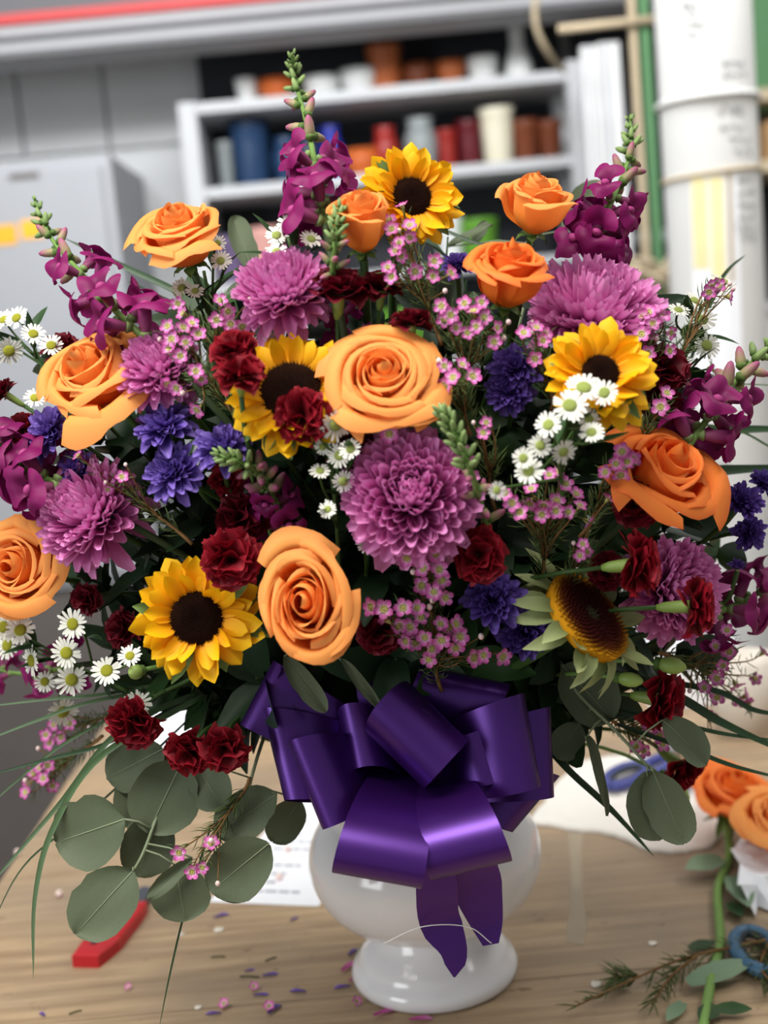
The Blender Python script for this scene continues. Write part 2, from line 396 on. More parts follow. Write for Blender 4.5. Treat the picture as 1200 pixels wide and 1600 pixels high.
PROF = {
 'pot': [(0, 0), (.36, 0), (.40, .08), (.48, .85), (.5, .88), (.5, 1), (.45, 1), (.43, .7), (0, .6)],
 'vase': [(0, 0), (.34, 0), (.36, .05), (.48, .4), (.5, .62), (.36, .85), (.33, .9), (.42, 1), (.38, 1), (.3, .9), (0, .7)],
 'bowl': [(0, 0), (.22, 0), (.24, .1), (.42, .5), (.5, 1), (.46, 1), (.36, .5), (0, .3)],
 'bottle': [(0, 0), (.48, 0), (.5, .06), (.46, .3), (.24, .62), (.26, .94), (.34, 1), (.28, 1), (.2, .9), (0, .5)],
 'tall': [(0, 0), (.38, 0), (.4, .04), (.44, .6), (.46, .9), (.54, 1), (.48, 1), (.4, .85), (0, .6)],
}
_pc = {}
def pot(name, kind, m, x, w, h, shelf, label, yy=2.93):
    s = (yy + 1.0) / FPX * 1.0
    z = SHZ[shelf]
    # x pixel on the shelf at that height
    yp = 800 - 0
    best = min(range(0, 700, 2), key=lambda q: abs(aty(x, q, yy)[2] - z))
    X = aty(x, best, yy)[0]
    k = (kind, m)
    if k not in _pc:
        V, F, U = lathe(PROF[kind], 24); _pc[k] = mesh(name, V, F, M_[m], U)
    o = ob(name, _pc[k], None, Matrix.Translation((X, yy, z)) @ Matrix.Diagonal((w * s, w * s, h * s, 1)))
    return tag(o, label, name.split('_')[-1], 'pots and vases on the back shelves')
for a in [
 ('white_cup', 'pot', 'pot_white', 388, 34, 42, 0, 'white cup at the left end of the top back shelf'),
 ('orange_bowl', 'bowl', 'pot_orange', 435, 62, 36, 0, 'orange bowl on the top shelf behind the tallest snapdragon'),
 ('white_bowl', 'bowl', 'pot_white', 505, 60, 34, 0, 'white bowl on top shelf just right of the orange bowl'),
 ('white_bowl', 'bowl', 'pot_white', 563, 62, 40, 0, 'white bowl on top shelf next to the terracotta pot'),
 ('terracotta_pot', 'pot', 'pot_terra', 605, 54, 72, 0, 'tall terracotta pot in the middle of the top shelf'),
 ('brown_bowl', 'bowl', 'pot_brown', 655, 56, 40, 0, 'dark brown bowl on top shelf right of the terracotta pot'),
 ('terracotta_bowl', 'bowl', 'pot_terra', 706, 50, 40, 0, 'terracotta bowl on the top shelf beside the small white pot'),
 ('white_pot', 'pot', 'pot_white', 756, 48, 42, 0, 'small white pot on top shelf left of the tall white bottle'),
 ('white_bottle', 'bottle', 'pot_white', 812, 44, 88, 0, 'tall white bottle vase near the right end of the top shelf'),
 ('grey_vase', 'tall', 'pot_grey', 357, 26, 74, 1, 'slim grey vase at the left end of the second shelf'),
 ('blue_vase', 'tall', 'pot_blue', 398, 62, 98, 1, 'large slate blue vase on the second shelf'),
 ('blue_vase', 'vase', 'pot_blue', 452, 46, 72, 1, 'small slate blue vase beside the large blue one on second shelf'),
 ('navy_vase', 'vase', 'pot_navy', 488, 40, 84, 1, 'navy vase behind the tallest snapdragon on the second shelf'),
 ('cobalt_vase', 'vase', 'pot_cobalt', 523, 36, 82, 1, 'bright cobalt blue vase on the second shelf'),
 ('orange_bowl', 'bowl', 'pot_orange', 568, 60, 44, 1, 'orange bowl on second shelf above the topmost sunflower'),
 ('red_vase', 'vase', 'pot_red', 607, 40, 74, 1, 'round red vase on second shelf right of the orange bowl'),
 ('grey_vase', 'vase', 'pot_grey', 662, 52, 82, 1, 'wide grey vase in the middle of the second shelf'),
 ('red_vase', 'tall', 'pot_red', 702, 34, 62, 1, 'straight red vase on second shelf beside the wine red one'),
 ('wine_vase', 'tall', 'pot_wine', 737, 38, 72, 1, 'wine red vase on second shelf left of the cream vase'),
 ('cream_vase', 'tall', 'pot_cream', 781, 54, 86, 1, 'tall cream vase on the second shelf'),
 ('brown_pot', 'pot', 'pot_brown', 824, 42, 66, 1, 'red brown pot on second shelf right of the cream vase'),
 ('brown_pot', 'pot', 'pot_brown', 862, 38, 62, 1, 'red brown pot at the right end of the second shelf'),
 ('pink_pot', 'pot', 'pot_pink', 420, 58, 82, 2, 'pale pink pot on third shelf left of the tallest snapdragon'),
 ('purple_pot', 'pot', 'pot_purple', 360, 56, 74, 2, 'dull purple pot on the third shelf behind the upper left rose'),
 ('black_pot', 'pot', 'pot_black', 480, 56, 70, 2, 'black pot on third shelf beside the pale pink pot'),
 ('white_pot', 'pot', 'pot_white', 706, 44, 74, 2, 'white pot on third shelf right of the topmost sunflower'),
 ('green_pot', 'pot', 'pot_green', 752, 60, 66, 2, 'leaf green pot on third shelf left of the upper right rose'),
 ('black_pot', 'pot', 'pot_black', 850, 60, 80, 2, 'black pot on the third shelf behind the upper right rose'),
]: pot(*a)
# glimpses under the third shelf
pot('white_pot', 'pot', 'pot_white', 470, 80, 90, 3, 'white pot on the lowest shelf behind the left pink chrysanthemum')
pot('green_pot', 'pot', 'pot_green', 640, 90, 80, 3, 'leaf green pot on the lowest shelf behind the flowers')

# tall white boards leaning beside the shelves
YB = 2.5
for (xa, ya, xb, yb, lab) in ((914, 70, 938, 300, 'narrow white board standing upright left of the wider white board'), (941, 64, 974, 300, 'wide white upright board between the shelves and the white pole')):
    a, b = aty(xa, 180, YB), aty(xb, 180, YB); zt = aty(xb, ya, YB)[2]
    t = thing('upright_board', lab, 'board', 'white boards beside the shelves', Matrix.Translation((a[0], YB, FZ)))
    part(t, 'panel', (a[0], YB, FZ), (b[0], YB + 0.02, zt), 'plastic_white')
    part(t, 'rib', (a[0] + 0.012, YB - 0.008, FZ), (a[0] + 0.02, YB, zt), 'shelf_white')
p0, p1 = aty(872, 46, 2.087), aty(1022, 30, 2.087)
rod = tag(ob('hanging_rod', MB().tube(np.array([p0, p1]), 0.010, 10).build('hanging_rod', M_['tan'])), 'pale horizontal rod high up left of the white pole', 'rod')
cab_ = spline([aty(845, -60, 2.3), aty(836, 30, 2.3), aty(858, 85, 2.35), aty(880, 110, 2.5)], 20)
tag(ob('hanging_cable', MB().tube(cab_, 0.008, 8).build('hanging_cable', M_['tan'])), 'beige cable hanging in front of the top shelf', 'cable')
# green and tan uprights beside the pole
YU = 2.1
for (xa, xb, m, lab, dx) in ((1010, 1024, 'green_paint', 'green painted upright batten left of the white pole', 0.0), (995, 1003, 'tan', 'tan wooden upright batten left of the green batten', 0.0)):
    a, b = aty(xa, 200, YU), aty(xb, 200, YU)
    tag(boxo('upright_batten', (a[0], YU, FZ), (b[0], YU + 0.03, 1.3), m), lab, 'batten')
# dark equipment between shelves and pole
a, b = aty(955, 420, 2.7), aty(1035, 325, 2.7)
eq = thing('dark_equipment_box', 'black equipment box left of the white pole behind the flowers', 'box', None, Matrix.Translation((a[0], 2.7, FZ)))
part(eq, 'case', (a[0] - 0.05, 2.7, FZ), (b[0] + 0.05, 3.0, b[2]), 'pot_black')
part(eq, 'front_strip', (a[0] - 0.03, 2.69, b[2] - 0.09), (b[0] + 0.03, 2.7, b[2] - 0.06), 'pot_grey')
# tangle of pale string
rg = random.Random(4); mb = MB()
for i in range(9):
    pts = [aty(960 + 95 * rg.random(), 395 + 95 * rg.random(), 2.0 + 0.06 * rg.random()) for _ in range(5)]
    mb.tube(spline(pts, 26), 0.0045, 5)
sb = thing('string_bundle', 'tangled bundle of pale string hanging on the left of the white pole', 'string', None, Matrix.Translation(aty(1005, 440, 2.0)))
o = ob('string', mb.build('string', M_['tan']), sb, sb.matrix_basis.inverted())
ob('hook', MB().tube(np.array([aty(1005, 330, 2.02), aty(1005, 440, 2.02)]), 0.004, 6).build('hook', M_['tan']), sb, sb.matrix_basis.inverted())

# white pole with handwriting, wire and stained paper
YP = 1.40
pa, pb = aty(1040, 300, YP), aty(1186, 300, YP)
PR = (pb[0] - pa[0]) / 2; PXC = (pa[0] + pb[0]) / 2; PYC = YP
pole = thing('white_pole', 'thick white round pole covered with faint handwriting', 'pole', None, Matrix.Translation((PXC, PYC, FZ)))
V, F, U = lathe([(PR, 0), (PR, 1.95 - FZ)], 48)
ob('shaft', mesh('shaft', V, F, M_['post_white'], U), pole)
def ringo(name, z, r, m, tilt=0.0):
    a = np.linspace(0, 2 * math.pi, 49)
    P = np.stack([(PR + r * 0.6) * np.cos(a), (PR + r * 0.6) * np.sin(a), z - FZ + tilt * np.cos(a)], 1)
    ob(name, MB().tube(P, r, 6).build(name, M_[m]), pole)
ringo('wire_wrap', aty(1110, 148, YP - PR)[2], 0.006, 'post_white')
ringo('string_wrap', aty(1110, 268, YP - PR)[2], 0.004, 'tan', 0.004)
def on_pole(x, y, e=0.0008):                    # pixel -> point on the pole's surface
    r = ray(x, y); o = CAM - np.array([PXC, PYC, 0]); R2 = PR + e
    A = r[0] ** 2 + r[1] ** 2; B = 2 * (o[0] * r[0] + o[1] * r[1]); C_ = o[0] ** 2 + o[1] ** 2 - R2 * R2
    t = (-B - math.sqrt(max(0, B * B - 4 * A * C_))) / (2 * A)
    return CAM + t * r - np.array([PXC, PYC, FZ])
def patch(name, x0, y0, x1, y1, m, e):
    xs = np.linspace(x0, x1, 7); ys = np.linspace(y1, y0, 6)
    P = np.array([[on_pole(x + (y - y0) * 0.03, y, e) for x in xs] for y in ys])
    V, F, U = grid(P); ob(name, mesh(name, V, F, M_[m], U), pole)
patch('paper_sheet', 1078, 272, 1152, 640, 'paper', 0.0008)
patch('yellow_stain', 1080, 278, 1104, 420, 'yellow_stain', 0.0014)
patch('yellow_stain', 1108, 276, 1130, 455, 'yellow_stain', 0.0014)
patch('tan_stain', 1136, 270, 1143, 440, 'tan', 0.0014)
rg = random.Random(8); mb = MB()
def scribble(x, y, w, h, n):
    for k in range(n):
        xx = x + w * k / n; ww = w / n * 0.75
        pts = [on_pole(xx + ww * q / 4, y + h * (rg.random() - 0.5) * 1.6, 0.001) for q in range(5)]
        mb.tube(spline(pts, 10), 0.0008, 4, cap=False)
for (x, y, w, h, n) in [(1066, 8, 26, 9, 3), (1070, 22, 20, 9, 2), (1066, 38, 40, 8, 4), (1076, 54, 20, 8, 2), (1128, 100, 36, 9, 4), (1130, 118, 38, 8, 4),
                        (1122, 172, 44, 11, 4), (1126, 200, 40, 8, 4), (1140, 218, 34, 8, 3), (1148, 236, 28, 8, 3), (1152, 280, 28, 8, 3), (1152, 300, 30, 8, 3),
                        (1154, 320, 30, 8, 3), (1154, 338, 28, 7, 3), (1150, 356, 36, 12, 4), (1158, 374, 26, 9, 3), (1100, 700, 40, 8, 4), (1105, 722, 36, 8, 3)]:
    scribble(x, y, w, h, n)
hw = ob('handwriting', mb.build('handwriting', M_['ink']), pole); hw['kind'] = 'stuff'
# what shows to the right of the pole
a = aty(1180, 60, 2.3)
tag(boxo('green_notice_board', (a[0] - 0.02, 2.3, 1.0), (a[0] + 0.6, 2.33, 1.9), 'green_paint'), 'dark green panel at the upper right edge behind the pole', 'board')
rk = thing('wooden_rack', 'wooden rack with plain shelves right of the white pole', 'rack', None, Matrix.Translation((a[0] + 0.3, 2.3, FZ)))
for yy in (152, 262):
    z = aty(1195, yy, 2.25)[2]
    part(rk, 'shelf', (a[0] - 0.03, 2.2, z - 0.014), (a[0] + 0.7, 2.55, z + 0.014), 'tan')
part(rk, 'side', (a[0] + 0.7, 2.2, FZ), (a[0] + 0.73, 2.55, 1.0), 'tan')
part(rk, 'back', (a[0] - 0.03, 2.55, FZ), (a[0] + 0.73, 2.57, 1.0), 'pot_black')
z0 = aty(1195, 262, 2.25)[2] + 0.014; z1 = aty(1195, 190, 2.25)[2]
tag(boxo('cardboard_box', (a[0] + 0.0, 2.24, z0), (a[0] + 0.4, 2.5, z1), 'cardboard'), 'brown cardboard box on the rack right of the pole', 'box')
# white screen board low behind the right side of the bouquet
s0, s1 = aty(1040, 900, 1.62), aty(1300, 560, 1.62)
wbd = thing('white_board', 'large scuffed white board standing behind the bouquet on the right', 'board', None, Matrix.Translation((s0[0], 1.62, FZ)))
part(wbd, 'sheet', (s0[0], 1.62, FZ), (s1[0] + 0.3, 1.64, 0.52), 'post_white')
part(wbd, 'frame', (s0[0], 1.61, 0.52), (s1[0] + 0.3, 1.645, 0.535), 'shelf_white')

# ------------------------------------------------------------------ work table
TX0, TX1, TY0, TY1 = -0.448, 1.5, -0.5, 0.95
tab = thing('work_table', 'worn wooden work table carrying the flower arrangement', 'table', None, Matrix.Translation((0.5, 0.2, FZ)))
TM = tab.matrix_basis.inverted()
def board(y0, y1, m):
    o = MB().box((TX0, y0, -0.03), (TX1, y1, 0.0)).build('board', M_[m], False)
    b = ob('board', o, tab, TM)
    return b
board(TY0, 0.008, 'wood_b'); board(0.0095, 0.48, 'wood_a'); board(0.4812, TY1, 'wood_b')
part(tab, 'underlay', (TX0 + 0.01, TY0 + 0.01, -0.05), (TX1 - 0.01, TY1 - 0.01, -0.03), 'wood_leg')
part(tab, 'apron', (TX0 + 0.05, TY0 + 0.05, -0.14), (TX1 - 0.05, TY0 + 0.08, -0.05), 'wood_leg')
part(tab, 'apron', (TX0 + 0.05, TY1 - 0.08, -0.14), (TX1 - 0.05, TY1 - 0.05, -0.05), 'wood_leg')
for lx in (TX0 + 0.05, TX1 - 0.12):
    for ly in (TY0 + 0.05, TY1 - 0.12): part(tab, 'leg', (lx, ly, FZ), (lx + 0.07, ly + 0.07, -0.05), 'wood_leg')
# strip of old tape residue on the table
def flat(name, pts, z, th, m, parent=None, M=None):  # flat piece lying on the table, outline in pixels
    P = np.array([tb(*p) for p in pts]); n = len(P); P[:, 2] = z
    T = P.copy(); T[:, 2] = z + th
    V = np.vstack([P, T]); F = [tuple(range(n - 1, -1, -1)), tuple(range(n, 2 * n))] + [(i, (i + 1) % n, n + (i + 1) % n, n + i) for i in range(n)]
    if np.cross(P[1] - P[0], P[2] - P[1])[2] < 0: F = [f[::-1] for f in F]
    return mesh(name, V, F, M_[m], smooth=False)
tp = ob('tape_residue', flat('tape_residue', [(888, 1302), (912, 1300), (908, 1340), (910, 1400), (918, 1440), (912, 1478), (884, 1472), (890, 1420), (892, 1370)], 0.0002, 0.0003, 'tape'), tab, TM)

# ------------------------------------------------------------------ things lying on the table
# printed order sheet
pp = [(327, 1410), (470, 1230), (600, 1240), (498, 1417)]
sheet = thing('order_sheet', 'white printed sheet of paper half under the white urn', 'paper', None, Matrix.Translation(tb(420, 1380)))
SM = sheet.matrix_basis.inverted()
ob('page', flat('page', pp, 0.0004, 0.0005, 'paper'), sheet, SM)
A, B, D = tb(327, 1410), tb(498, 1417), tb(470, 1230)
ux, uy = (B - A), (D - A); rg = random.Random(3); mb = MB()
for r in range(13):
    v = 0.08 + 0.065 * r; u = 0.10
    while u < 0.92:
        w = 0.02 + 0.09 * rg.random()
        if rg.random() < 0.72 and not (r in (4, 8)):
            q = [A + ux * uu + uy * vv for uu, vv in ((u, v), (min(0.94, u + w), v), (min(0.94, u + w), v + 0.014), (u, v + 0.014))]
            q = np.array(q); q[:, 2] = 0.00105; mb.add(q, [(0, 1, 2, 3)])
        u += w + 0.02
pr_ = ob('print', mb.build('print', M_['print_grey'], False), sheet, SM); pr_['kind'] = 'stuff'
tag(ob('paper_scrap', flat('paper_scrap', [(160, 1178), (255, 1100), (335, 1098), (300, 1168)], 0.0004, 0.004, 'paper')), 'white paper scrap at the back left edge of the table', 'paper')

# red utility knife
ka, kb = tb(136, 1507), tb(210, 1424); kd = nrm(kb - ka); KM = frame((ka + kb) / 2 + np.array([0, 0, 0.0]), (0, 0, 1), 1.0, 0.0, None)
th_ = math.atan2(kd[1], kd[0])
KM = Matrix.Translation(Vector(((ka + kb) / 2))) @ Matrix.Rotation(th_, 4, 'Z')
kl = float(np.linalg.norm(kb - ka))
kn = thing('utility_knife', 'red utility knife with a grey blade holder lying on the table', 'knife', None, KM)
def prism(out, z0, z1, name, m, parent, M=None, bev=0.0):
    n = len(out); P = [(x, y, z0) for x, y in out] + [(x, y, z1) for x, y in out]
    if bev:
        c = np.mean(np.array(out), 0)
        P += [(c[0] + (x - c[0]) * (1 - bev), c[1] + (y - c[1]) * (1 - bev), z1 + (z1 - z0) * 0.18) for x, y in out]
    F = [tuple(range(n - 1, -1, -1))]
    lv = 3 if bev else 2
    for l in range(lv - 1): F += [(l * n + i, l * n + (i + 1) % n, (l + 1) * n + (i + 1) % n, (l + 1) * n + i) for i in range(n)]
    F.append(tuple((lv - 1) * n + i for i in range(n)))
    return ob(name, mesh(name, np.array(P), F, M_[m], smooth=False), parent, M)
h = kl / 2
prism([(-h - .006, -.015), (-h * .5, -.021), (h * .6, -.018), (h, -.015), (h, .015), (h * .5, .018), (-h * .3, .016), (-h - .006, .011)], 0.0, 0.011, 'handle', 'knife_red', kn, None, 0.14)
prism([(-h * .75, -.004), (-h * .35, -.004), (-h * .35, .002), (-h * .75, .002)], 0.0129, 0.0135, 'groove', 'rubber', kn)
prism([(-h * .1, -.011), (h * .12, -.0115), (h * .12, -.0085), (-h * .1, -.008)], 0.0129, 0.0135, 'slot', 'rubber', kn)
mbk = MB()
for i, xx in enumerate(np.linspace(-.1, .35, 5)): mbk.box((h * xx, -.001, 0.0128), (h * xx + .003, .006, 0.0134))
ob('lettering', mbk.build('lettering', M_['rubber'], False), kn)
prism([(h, -.011), (h + .030, -.009), (h + .034, .004), (h + .01, .011), (h, .011)], 0.002, 0.011, 'blade_holder', 'blade_grey', kn)
V, F, U = lathe([(0.005, 0), (0.005, .003), (.003, .005), (0.0001, .005)], 14)
ob('screw', mesh('screw', V, F, M_['steel'], U), kn, Matrix.Translation((h * .72, -.001, .0120)))

# white cloth
rg = np.random.default_rng(5)
outl = [(828, 1288), (900, 1300), (960, 1308), (1010, 1330), (1060, 1334), (1120, 1318), (1140, 1250), (1080, 1215), (1030, 1190), (960, 1186), (900, 1200), (862, 1240)]
P = np.array([tb(*p) for p in outl]); c = P.mean(0); Q = spline(np.vstack([P, P[:1]]), 61)[:-1]
rings = []
for k, (s, z) in enumerate(((1.0, 0.0008), (1.0, 0.004), (0.985, 0.0055), (0.85, 0.007), (0.6, 0.006), (0.3, 0.007), (0.02, 0.006))):
    a = np.arange(60); R_ = c + (Q - c) * (s * (1 + .025 * np.sin(a * 1.9) * np.sin(a * .63)))[:, None]
    R_[:, 2] = z + (0.0025 * np.sin(a * 0.7 + k) * np.sin(a * 0.17) if k > 2 else 0)
    rings.append(R_)
V, F, U = grid(np.array(rings), wrap=True)
tag(ob('work_cloth', mesh('work_cloth', V, F, M_['cloth'], U)), 'folded white cloth on the table right of the urn', 'cloth')

def scissors(label, px_pivot, px_ring, m, sc, z0, mirror=1, rot=0.0):
    a, b = tb(*px_pivot, z0), tb(*px_ring, z0)
    t_ = math.atan2((b - a)[1], (b - a)[0])
    t = thing('scissors', label, 'scissors', None, Matrix.Translation(Vector((a[0], a[1], z0))) @ Matrix.Rotation(t_, 4, 'Z') @ Matrix.Scale(sc, 4))
    for s in (1, -1):
        an = np.linspace(0, 2 * math.pi, 33)
        Lr = np.stack([0.075 + 0.036 * np.cos(an), s * (0.026 + 0.006 * np.cos(an)) + 0.018 * np.sin(an), 0.008 + 0 * an], 1)
        hd = ob('handle', MB().tube(Lr, 0.0062, 8).build('handle', M_[m]), t)
        ob('shank', MB().tube(spline([(0.0, 0, .008), (0.02, s * .008, .008), (0.042, s * .018, .008)], 8), 0.006, 8).build('shank', M_[m]), t)
        Li = np.stack([0.075 + 0.030 * np.cos(an), s * (0.026 + 0.006 * np.cos(an)) + 0.0125 * np.sin(an), 0.008 + 0 * an], 1)
        ob('grip_lining', MB().tube(Li, 0.0035, 6).build('grip_lining', M_['rubber']), hd)
        prism([(0, 0), (-.02, s * .010), (-.10, s * .004), (-.115, s * -.001), (-.05, s * -.003)], .006 + s * .0012, .008 + s * .0012, 'blade', 'steel', t)
    V, F, U = lathe([(.005, 0), (.005, .003), (.002, .004), (.0001, .004)], 12)
    ob('pivot', mesh('pivot', V, F, M_['steel'], U), t, Matrix.Translation((0, 0, .010)))
    return t
scissors('violet handled scissors lying on the white cloth', (1040, 1190), (985, 1262), 'handle_violet', 1.0, 0.008)
scissors('blue grey handled scissors at the right edge of the table', (1240, 1570), (1226, 1462), 'handle_blue', 0.95, 0.001)

# crumpled white tissue
rg = np.random.default_rng(11)
P = np.array([[tb(1140 + 130 * i / 7 + 6 * rg.standard_normal() + 28 * j / 7, 1335 + 100 * j / 7 - 60 * i / 7 + 5 * rg.standard_normal()) for i in range(8)] for j in range(8)])
P[:, :, 2] = 0.014 + 0.014 * rg.random((8, 8)); P[0, :, 2] = 0.004; P[-1, :, 2] = 0.002
V, F, U = grid(P); tag(ob('tissue_paper', mesh('tissue_paper', V, F, M_['paper'], U, False)), 'crumpled white tissue paper at the right edge of the table', 'paper')
# plastic tub and white carton behind on the right
a = tb(1163, 1143)
V, F, U = lathe([(0, 0), (.036, 0), (.04, .05), (.043, .1), (.040, .1), (.036, .02), (0, .01)], 32)
tag(ob('plastic_tub', mesh('plastic_tub', V, F, M_['tub'], U), None, Matrix.Translation((a[0], a[1], 0))), 'small translucent beige tub at the back right of the table', 'tub')
a = tb(1085, 1115)
ct = thing('white_carton', 'white carton with an orange mark at the back right of the table', 'carton', None, Matrix.Translation((a[0], a[1] + 0.03, 0)))
ob('body', MB().box((-0.05, 0, 0), (0.07, 0.05, 0.085)).build('body', M_['paper'], False), ct)
ob('mark', MB().box((-0.05, -0.001, 0.055), (-0.035, 0.0, 0.07)).build('mark', M_['pot_orange'], False), ct)
# ------------------------------------------------------------------ urn
VX, VY = 0.008, 0.034
urn = thing('footed_urn', 'glossy white footed urn holding the flower arrangement', 'urn', None, Matrix.Translation((VX, VY, 0)))
V, F, U = lathe([(0, 0.0), (.066, 0.0), (.0705, .003), (.0715, .009), (.0690, .015), (.0650, .018), (.0640, .022), (.0600, .027), (.0530, .033), (.0475, .040), (.0455, .046)], 64)
ob('foot', mesh('foot', V, F, M_['ceramic'], U), urn)
prof = [(.0455, .046), (.0520, .050), (.0700, .059), (.0850, .072), (.0945, .088), (.0985, .104), (.0975, .119), (.0920, .133), (.0840, .144), (.0780, .150), (.0770, .156), (.0820, .162), (.0850, .166), (.0835, .169), (.0780, .166), (.0740, .156), (.0740, .130), (.02, .10)]
pr2 = spline([(a, b, 0) for a, b in prof], 60)[:, :2]
V, F, U = lathe([(a, b) for a, b in pr2], 64)
ob('bowl', mesh('bowl', V, F, M_['ceramic'], U), urn)
V, F, U = lathe([(.0735, .12), (.0735, .165), (.066, .19), (.045, .205), (.001, .21)], 24)
tag(ob('floral_foam', mesh('floral_foam', V, F, M_['foam'], U), None, Matrix.Translation((VX, VY, 0))), 'dark green floral foam filling the mouth of the urn', 'foam')
V0 = np.array([VX, VY, 0.175])
RS = np.random.default_rng(77)

def pol(th, ph, root, sc):
    ct, st, cp, sp = math.cos(th), math.sin(th), math.cos(ph), math.sin(ph)
    X = (ct * cp, ct * sp, -st); Y = (-sp, cp, 0); Z = (st * cp, st * sp, ct)
    m = Matrix.Identity(4)
    for i in range(3): m[i][0], m[i][1], m[i][2], m[i][3] = X[i] * sc[0], Y[i] * sc[1], Z[i] * sc[2], root[i]
    return m
def end_pt(): 
    a, r = RS.random() * 6.28, 0.055 * math.sqrt(RS.random())
    return V0 + np.array([r * math.cos(a), r * math.sin(a), 0.0])
def add_stem(t, M, start, n, r=0.0022, m='stem', end=None, name='stem', sag=0.28, k=6):
    start = np.asarray(start, float); e = end_pt() if end is None else np.asarray(end, float)
    L = np.linalg.norm(start - e)
    P = bez(start, start - nrm(n) * L * sag, e + np.array([0, 0, L * 0.25]) + (start - e) * 0.15, e, 14)
    s = M.to_scale()[0]
    V, F, U = tube(inv_pts(M, P), r / s, k)
    return ob(name, mesh(name, V, F, M_[m], U), t)

# ---- rose
def rose_petal(t, phi, opn, rg, H=1.0):
    nu, nv = 13, 10
    hw = 1.7 * (1 - t) ** 1.2 + 0.78 + 0.12 * rg.normal() * t
    fl = opn * (0.8 + 0.4 * rg.random()); tl = rg.normal() * 0.05 * t
    r0 = 0.05 + 0.09 * t
    r1 = (0.17 + 0.50 * t) * (0.84 + 0.16 * fl)
    r2 = (0.13 + 0.68 * t) * (0.80 + 0.20 * fl) + tl
    r3 = (0.03 + 0.82 * t + 0.14 * t * t * fl) * (0.82 + 0.18 * fl) + tl * 1.5
    z1 = (0.50 - 0.20 * t)
    z2 = 1.02 - 0.34 * t * (0.5 + 0.5 * fl) + 0.04 * rg.normal() * t
    z3 = z2 + 0.21 - 0.19 * t * (0.4 + 0.6 * fl)
    S = spline([(a, b, 0) for a, b in zip([r0, r1, r2, r3], [0, z1, z2, z3])], 41)
    sv = np.linspace(0, 1, 41); w1, w2, w3 = rg.random(3) * 6.28; sk = rg.normal() * 0.25
    P = np.zeros((nv, nu, 3))
    for i, v in enumerate(np.linspace(0, 1, nv)):
        for j, u in enumerate(np.linspace(-1, 1, nu)):
            ve = min(1.0, v * (1 - 0.26 * abs(u) ** 2.2) + 0.05 * t * v * math.exp(-((u - sk) / 0.2) ** 2))
            r = np.interp(ve, sv, S[:, 0]); z = np.interp(ve, sv, S[:, 1])
            r *= 1 + (0.20 * (1 - t) + 0.07) * u
            r += 0.03 * math.sin(2.6 * u + w1) * v * (.4 + t) + 0.08 * t * abs(u) ** 3 * v * fl
            z += 0.035 * math.sin(3.3 * u + w2) * v * v
            lip = max(0, (ve / (1 - 0.26 * abs(u) ** 2.2) - 0.70) / 0.30)
            roll = (0.02 + 0.20 * t * fl) * lip * lip * (0.35 + 0.75 * min(1, abs(u - sk) * 1.3) + 0.25 * math.sin(2 * u + w3))
            r += roll; z -= roll * 0.75 * lip
            s_ = 0.42 + 0.58 * math.sin(min(1, v / 0.75) * math.pi / 2)
            a = phi + hw * s_ * u
            P[i, j] = (r * math.cos(a), r * math.sin(a), z * H)
    return grid(P)
def rose(x, y, w, face, label, opn=1.0, seed=0, m='rose', k=0.0, N=24, H=1.0, stretch=1.0, d=None, stem_end=None, sepals=True):
    rg = np.random.default_rng(seed + 500); rr = random.Random(seed)
    dd = dome(x, y, k) if d is None else d
    s = w / 2 * dd / FPX * 0.98; n = img(*face)
    M = frame(px(x, y, dd) - n * s * 0.52 * H, n, s, rr.random() * 6.28)
    if stretch != 1.0: M = frame(px(x, y, dd) - n * s * 0.52 * H, n, s) @ Matrix.Diagonal((1, stretch, 1, 1))
    t = thing('rose', label, 'rose', 'orange roses', M)
    for i in range(N):
        tt = i / (N - 1); ph = i * 2.39996 + rg.normal() * 0.12
        V, F, U = rose_petal(tt ** 0.85, ph, opn * (0.85 + 0.3 * rg.random()), rg, H)
        ob('petal', mesh('petal', V, F, M_[m], U), t)
    if sepals:
        for q in range(5):
            a = q * 1.2566 + 0.3
            Z = np.linspace(0, 1, 6); P = np.zeros((6, 3, 3))
            for i, v in enumerate(Z):
                for j, u in enumerate((-1, 0, 1)):
                    r = 0.10 + 0.42 * v - 0.1 * v * v; z = -0.05 + 0.10 * v - 0.42 * v * v * (0.4 + 0.6 * rg.random() * (j == 1 or 1) * 0.6)
                    wd = 0.13 * math.sin(min(1, v * 1.0 + 0.15) * math.pi) * u
                    P[i, j] = (r * math.cos(a) - wd * math.sin(a), r * math.sin(a) + wd * math.cos(a), z + 0.03 * abs(u))
            V, F, U = grid(P); ob('sepal', mesh('sepal', V, F, M_['sepal'], U), t)
    V, F, U = lathe([(.001, -.30), (.07, -.27), (.10, -.18), (.11, -.06), (.20, .03), (.12, .09), (.001, .1)], 12)
    ob('hip', mesh('hip', V, F, M_['sepal'], U), t)
    add_stem(t, M, fwd_pts(M, [(0, 0, -.25)])[0], n, 0.0026, 'stem', stem_end)
    return t

